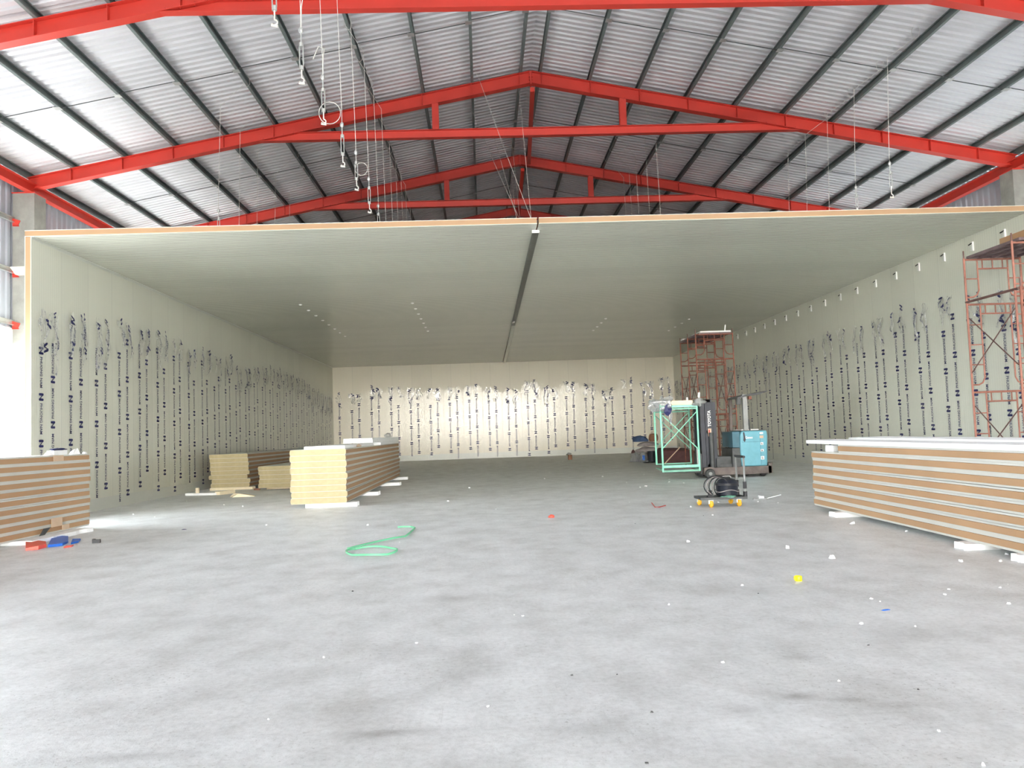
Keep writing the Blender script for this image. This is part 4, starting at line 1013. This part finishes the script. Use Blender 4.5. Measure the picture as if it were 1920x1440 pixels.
MB().lathe([(0, 0), (.16, 0), (.185, .03), (.19, .20), (.195, .21), (.195, .235), (.175, .25), (.15, .29), (.08, .315), (0, .32)], (0, 0, 0), n=24).build('drum', 'navy', Vc, smooth=35)
MB().lathe([(.19, .19), (.20, .195), (.20, .225), (.19, .23)], (0, 0, 0), n=24).build('clamp_band', 'black', Vc, smooth=40)
MB().tube([(-.1, 0, .29), (-.06, 0, .35), (.06, 0, .35), (.1, 0, .29)], .013, 8).build('carry_handle', 'grey', Vc, smooth=60)
for i in range(5):
    a = .13+.025*i
    MB().tube([(-.12-.03*i+a*.95*math.cos(t), -.06-.06*i*.5, .16+(.17)*math.sin(t)+.01*i) for t in [k*PI/12*1.1-.25 for k in range(16)]], .009, 6).build('cable_loop', 'sack' if i % 2 else 'black', Vc, smooth=60)
MB().tube([(.2*math.cos(t), .2*math.sin(t), .10+.02*math.sin(3*t)) for t in [i*2*PI/30 for i in range(30)]], .008, 6, closed=True).build('cable_loop', 'sack', Vc, smooth=60)
o = MB().box(-.05, .05, -.04, .04, 0, .03).box(-.03, .03, -.03, .03, .03, .12).build('motor_block', 'black', loc=(3.91, 14.14, .157)); tag(o, 'small black tool block standing on the trolley beside the vacuum', 'tool')
o = MB().blob((0, 0, .0), (.12, .10, .02), 71, 8, .4, flat=True).build('rag', 'mint_dk', loc=(4.20, 13.98, .167), smooth=60); tag(o, 'greenish rag hanging at the front of the trolley platform', 'rag')

# ------------------------------------------------------------------ things lying on the floor
def floor_path(pts, z=0): return [fl(x, y, z) for x, y in pts]
# flat green strap: one ring and a loose end
ring = floor_path([(650+48*0, 0)]) if False else []
ctr_px = (697, 1036)
ringpx = [(ctr_px[0]+48*math.cos(t), ctr_px[1]+8*math.sin(t)-1.5*math.cos(t)) for t in [(-1.9+i*2*PI/36*1.0) for i in range(-2, 35)]]
tail = [(652, 1031), (668, 1027.5), (690, 1022.5), (715, 1017), (738, 1012), (760, 1008.5), (768, 1002), (774, 996), (778, 991), (770, 989.5), (757, 990), (746, 991)]
pp = [fl(x, y) for x, y in ringpx[::-1]]
pth = pp+[fl(x, y) for x, y in tail]
mb = MB()
wv = []
for i, p in enumerate(pth):
    d = (pth[min(i+1, len(pth)-1)]-pth[max(i-1, 0)]); d.z = 0; d.normalize(); s = V((-d.y, d.x, 0))*.008
    zz = .002+.012*abs(math.sin(i*.35)); wv += [p-s+V((0, 0, zz)), p+s+V((0, 0, zz)), p+s+V((0, 0, zz+.022)), p-s+V((0, 0, zz+.022))]
o0 = pth[0].copy(); wv = [v-V((o0.x, o0.y, 0)) for v in wv]; n = len(pth)
mb.poly(wv, [(4*i+k, 4*i+(k+1) % 4, 4*i+4+(k+1) % 4, 4*i+4+k) for i in range(n-1) for k in range(4)]+[(3, 2, 1, 0), tuple(4*n-4+k for k in range(4))])
o = mb.build('packing_strap', 'green', loc=(o0.x, o0.y, 0), smooth=60); tag(o, 'green packing strap coiled in a ring with a loose end on the bare floor', 'strap')
p = fl(1497, 1089)
root = thing('yellow_fitting', 'bright yellow plastic fitting lying alone on the right of the floor', 'plastic fitting', p)
MB().lathe([(.0, 0), (.030, 0), (.032, .004), (.032, .04), (.029, .044), (.026, .044), (.025, .01), (0, .01)], (0, 0, 0), n=20).build('shell', 'cap', root, smooth=40)
MB().box(-.036, -.028, -.012, .012, .01, .04).build('pull_tab', 'cap', root)
# coloured scraps by the left stack
def sheet(name, mat, px, h, label, cat, group=None, seed=0, z=.004):
    rr = random.Random(seed); P = [fl(x, y) for x, y in px]; c = sum(P, V())/len(P); n = len(P)
    low = [(q.x-c.x, q.y-c.y, 0) for q in P]; hi = [(q.x-c.x, q.y-c.y, h*(.6+.5*rr.random())) for q in P]
    o = MB().poly(low+hi, [tuple(range(n-1, -1, -1)), tuple(range(n, 2*n))]+[(i, (i+1) % n, n+(i+1) % n, n+i) for i in range(n)]).build(name, mat, loc=(c.x, c.y, z)); return tag(o, label, cat, group)
sheet('plastic_scrap', 'orange', [(48, 1033), (72, 1031), (87, 1027), (86, 1020), (70, 1019), (60, 1022), (48, 1022)], .05, 'crumpled salmon red plastic scrap before the left front stack', 'plastic scrap', 'plastic scraps', 1)
sheet('plastic_scrap', 'bluep', [(90, 1027), (117, 1024), (128, 1018), (128, 1008), (114, 1009), (97, 1013)], .035, 'larger bright blue plastic scrap beside the salmon one', 'plastic scrap', 'plastic scraps', 2)
sheet('plastic_scrap', 'bluep', [(133, 1021), (147, 1018), (151, 1013), (136, 1014)], .03, 'smaller bright blue plastic scrap at the right of the larger blue one', 'plastic scrap', 'plastic scraps', 3)
sheet('plastic_scrap', 'orange', [(119, 1028), (134, 1026), (138, 1024), (124, 1025)], .02, 'thin red plastic scrap between the two blue ones', 'plastic scrap', 'plastic scraps', 4)
p = fl(181, 1018); o = MB().box(-.055, .05, -.03, .03, 0, .05).box(-.055, -.02, -.03, .03, .05, .06).build('rubber_block', 'black', loc=p); o.rotation_euler = (0, 0, .2); tag(o, 'small black rubber block on the floor beside the blue scraps', 'rubber block')
p = fl(57, 1019); o = MB().blob((0, 0, .02), (.03, .03, .025), 81, 6, .3).build('foam_chip', 'foam_w', loc=p, smooth=60); tag(o, 'single white foam chip on the salmon red scrap side', 'foam chip')
# foam strips by the left wall
p = fl(350, 929); q = fl(408, 928)
root = thing('foam_profile', 'long white foam profile lying by the left wall with a stub on it', 'foam profile', p, math.atan2(q.y-p.y, q.x-p.x))
MB().box(0, (q-p).length, -.06, .06, 0, .06).build('strip', 'foam_w', root); MB().box(.30, .38, -.03, .03, .06, .2).build('stub', 'foam_c', root)
p = fl(409, 928); o = MB().box(-.06, .1, -.05, .6, 0, .09).build('foam_offcut', 'foam_c', loc=p); o.rotation_euler = (0, 0, -.35); tag(o, 'cream foam offcut at the end of the long white profile', 'foam offcut')
p = fl(440, 932); o = MB().chip((.2, 0, 0), (.52, .2, .07), 5).build('foam_offcut', 'foam_c', loc=p); tag(o, 'broken cream foam offcut before the yellow-ended wall stack', 'foam offcut')
p = fl(482, 919); o = MB().chip((0, 0, 0), (.22, .14, .06), 6).build('brown_scrap', 'brown', loc=p); tag(o, 'brown scrap on the floor between the two rear stacks', 'scrap')
p = fl(1034, 971); o = MB().blob((0, 0, .02), (.05, .045, .03), 82, 6, .3, flat=True).build('red_scrap', 'orange', loc=p, smooth=60); tag(o, 'salmon red scrap alone on the floor in front of the back wall', 'plastic scrap')
pt = [V(fl(x, y))+V((0, 0, .012)) for x, y in ((1222, 944), (1226, 949), (1228, 952), (1236, 952), (1248, 949))]; c0 = pt[0].copy()
o = MB().tube([q-V((c0.x, c0.y, 0)) for q in pt], .008, 6).build('wire_scrap', 'red_dull', loc=(c0.x, c0.y, 0), smooth=60); tag(o, 'short bent red wire scrap on the floor before the mint frame', 'wire scrap')
p = fl(1430, 936)
root = thing('steel_profile', 'bent pale metal profile on the floor right of the trolley', 'metal profile', p)
MB().box(-.18, .08, -.03, .03, 0, .02).build('base_strip', 'steel', root); MB().bar((.08, 0, .02), (.38, .12, .06), .04, .015).build('bent_end', 'galv', root); MB().chip((-.02, 0, .02), (.12, .06, .04), 9).build('white_lump', 'foam_w', root)
for px, mt, lab in (((1660, 1144), 'bluep', 'thin blue plastic sliver on the right foreground floor'), ((345, 993), 'ink', 'violet sliver on the floor right of the left front stack')):
    p = fl(*px); o = MB().chip((0, 0, 0), (.07, .018, .008), int(px[0])).build('plastic_sliver', mt, loc=p); o.rotation_euler = (0, 0, .3); tag(o, lab, 'plastic scrap')
# foam crumbs
def crumbs(px, group, label, smin, smax, seed):
    rr = random.Random(seed)
    for (x, y) in px:
        p = fl(x, y); s = rr.uniform(smin, smax)
        o = MB().chip((0, 0, 0), (s, s*rr.uniform(.5, .9), s*rr.uniform(.3, .55)), rr.random()).build('foam_crumb', 'foam_w', loc=p); o.rotation_euler = (0, 0, rr.uniform(0, 3)); tag(o, label, 'foam crumb', group)
crumbs([(1290, 1016), (1561, 1047), (1476, 1028), (1598, 982), (1700, 997), (1801, 1053), (1876, 1053), (1888, 1040)], 'larger crumbs before the right stack', 'white foam crumb, thumb-sized, on the floor before the right front stack', .035, .065, 1)
crumbs([(1780, 1105), (1772, 1115), (1875, 1102), (1892, 1132), (1890, 1096), (1615, 1170), (1716, 1175), (1573, 1277), (1355, 1242), (1760, 1371), (1843, 1434), (1392, 1098), (1634, 1123), (1650, 1128)],
       'crumbs on the right foreground', 'white foam crumb on the right foreground floor', .01, .024, 2)
crumbs([(537, 971), (537, 993), (607, 1233), (503, 1349), (915, 1325), (964, 1153), (781, 1206), (980, 1155), (1254, 1134), (1105, 1000), (742, 979), (803, 1000), (749, 1017), (1255, 1133)],
       'crumbs on the open floor', 'white foam crumb on the open middle floor', .009, .018, 3)
crumbs([(1207, 890), (1255, 899), (1282, 906), (1211, 912), (1200, 914), (1180, 942), (1295, 951), (1347, 942), (1255, 904), (1310, 938), (1421, 941), (1459, 943), (1336, 966), (1175, 905), (1030, 886), (1021, 898), (1105, 887), (1130, 894), (1055, 866)],
       'crumbs around the trolley', 'white foam crumb on the floor around the trolley and truck', .02, .05, 4)
crumbs([(250, 965), (290, 970), (500, 985), (420, 947), (455, 950), (350, 940), (690, 985), (880, 915), (840, 940), (960, 930), (930, 955)], 'crumbs near the middle stack', 'white foam crumb on the floor around the middle stack', .02, .05, 5)
rr = random.Random(9)
for (x, y) in ((1191, 982), (1215, 985), (1160, 987), (661, 1109), (1072, 1267), (1157, 1265), (1213, 1432), (1222, 1336), (1722, 1293), (1422, 1113), (1628, 1210), (1319, 967)):
    p = fl(x, y); s = rr.uniform(.008, .018)
    o = MB().chip((0, 0, 0), (s, s*.6, s*.4), rr.random()).build('dark_grit', 'steel_dk', loc=p); tag(o, 'dark grit crumb on the concrete floor', 'grit', 'dark grit on the floor')

# ------------------------------------------------------------------ light
SKY_BASE, SKY_GLOW, SKY_FALL, SKY_SIDE, SUN_E, EXPO = 2.3, 11.5, 4.6, 9.0, 8.0, 1.62
w = bpy.data.worlds.new('overcast_sky'); SC.world = w; w.use_nodes = True
nt = w.node_tree; bg = nt.nodes['Background']
# hazy daylight: brighter and warmer low over the yard in front of the hall, bluish overhead
def wn(t, **k):
    n = nt.nodes.new(t)
    for a, v in k.items(): setattr(n, a, v)
    return n
def wm(op, a, b=None):
    n = wn('ShaderNodeMath', operation=op)
    for i, x in enumerate((a, b)):
        if x is None: continue
        if isinstance(x, (int, float)): n.inputs[i].default_value = x
        else: nt.links.new(x, n.inputs[i])
    return n.outputs[0]
tc = wn('ShaderNodeTexCoord'); sp = wn('ShaderNodeSeparateXYZ'); nt.links.new(tc.outputs['Generated'], sp.inputs[0])
up = wm('MAXIMUM', sp.outputs[2], 0.0)
glow = wm('POWER', 2.718, wm('MULTIPLY', up, -SKY_FALL))
front = wm('POWER', wm('MAXIMUM', wm('MULTIPLY', sp.outputs[1], -1.0), 0.0), 1.5)
gl = wm('MULTIPLY', glow, front)
mx = wn('ShaderNodeMix', data_type='RGBA'); mx.inputs[6].default_value = (.86, .94, 1.0, 1); mx.inputs[7].default_value = (1, .93, .82, 1); nt.links.new(gl, mx.inputs[0])
nt.links.new(mx.outputs[2], bg.inputs[0])
side = wm('MULTIPLY', wm('POWER', wm('MAXIMUM', wm('MULTIPLY', sp.outputs[0], -1.0), 0.0), 1.5), wm('POWER', 2.718, wm('MULTIPLY', up, -1.6)))
nt.links.new(wm('ADD', SKY_BASE, wm('ADD', wm('MULTIPLY', gl, SKY_GLOW), wm('MULTIPLY', side, SKY_SIDE))), bg.inputs[1])
sd = bpy.data.lights.new('sun', 'SUN'); sd.energy = SUN_E; sd.angle = .02; sd.color = (1, .96, .90)
so = bpy.data.objects.new('sun', sd); COL.objects.link(so)
so.rotation_euler = V((.30, -.62, -1.0)).to_track_quat('-Z', 'Y').to_euler()
vs = SC.view_settings; vs.view_transform = 'Standard'; vs.look = 'None'; vs.gamma = 1; vs.use_curve_mapping = False
vs.exposure = EXPO
cy = SC.cycles
cy.max_bounces = 12; cy.diffuse_bounces = 8; cy.glossy_bounces = 4; cy.transparent_max_bounces = 12; cy.sample_clamp_indirect = 6
cy.use_denoising = True
for o in bpy.data.objects:
    if o.type == 'MESH': o.select_set(False)
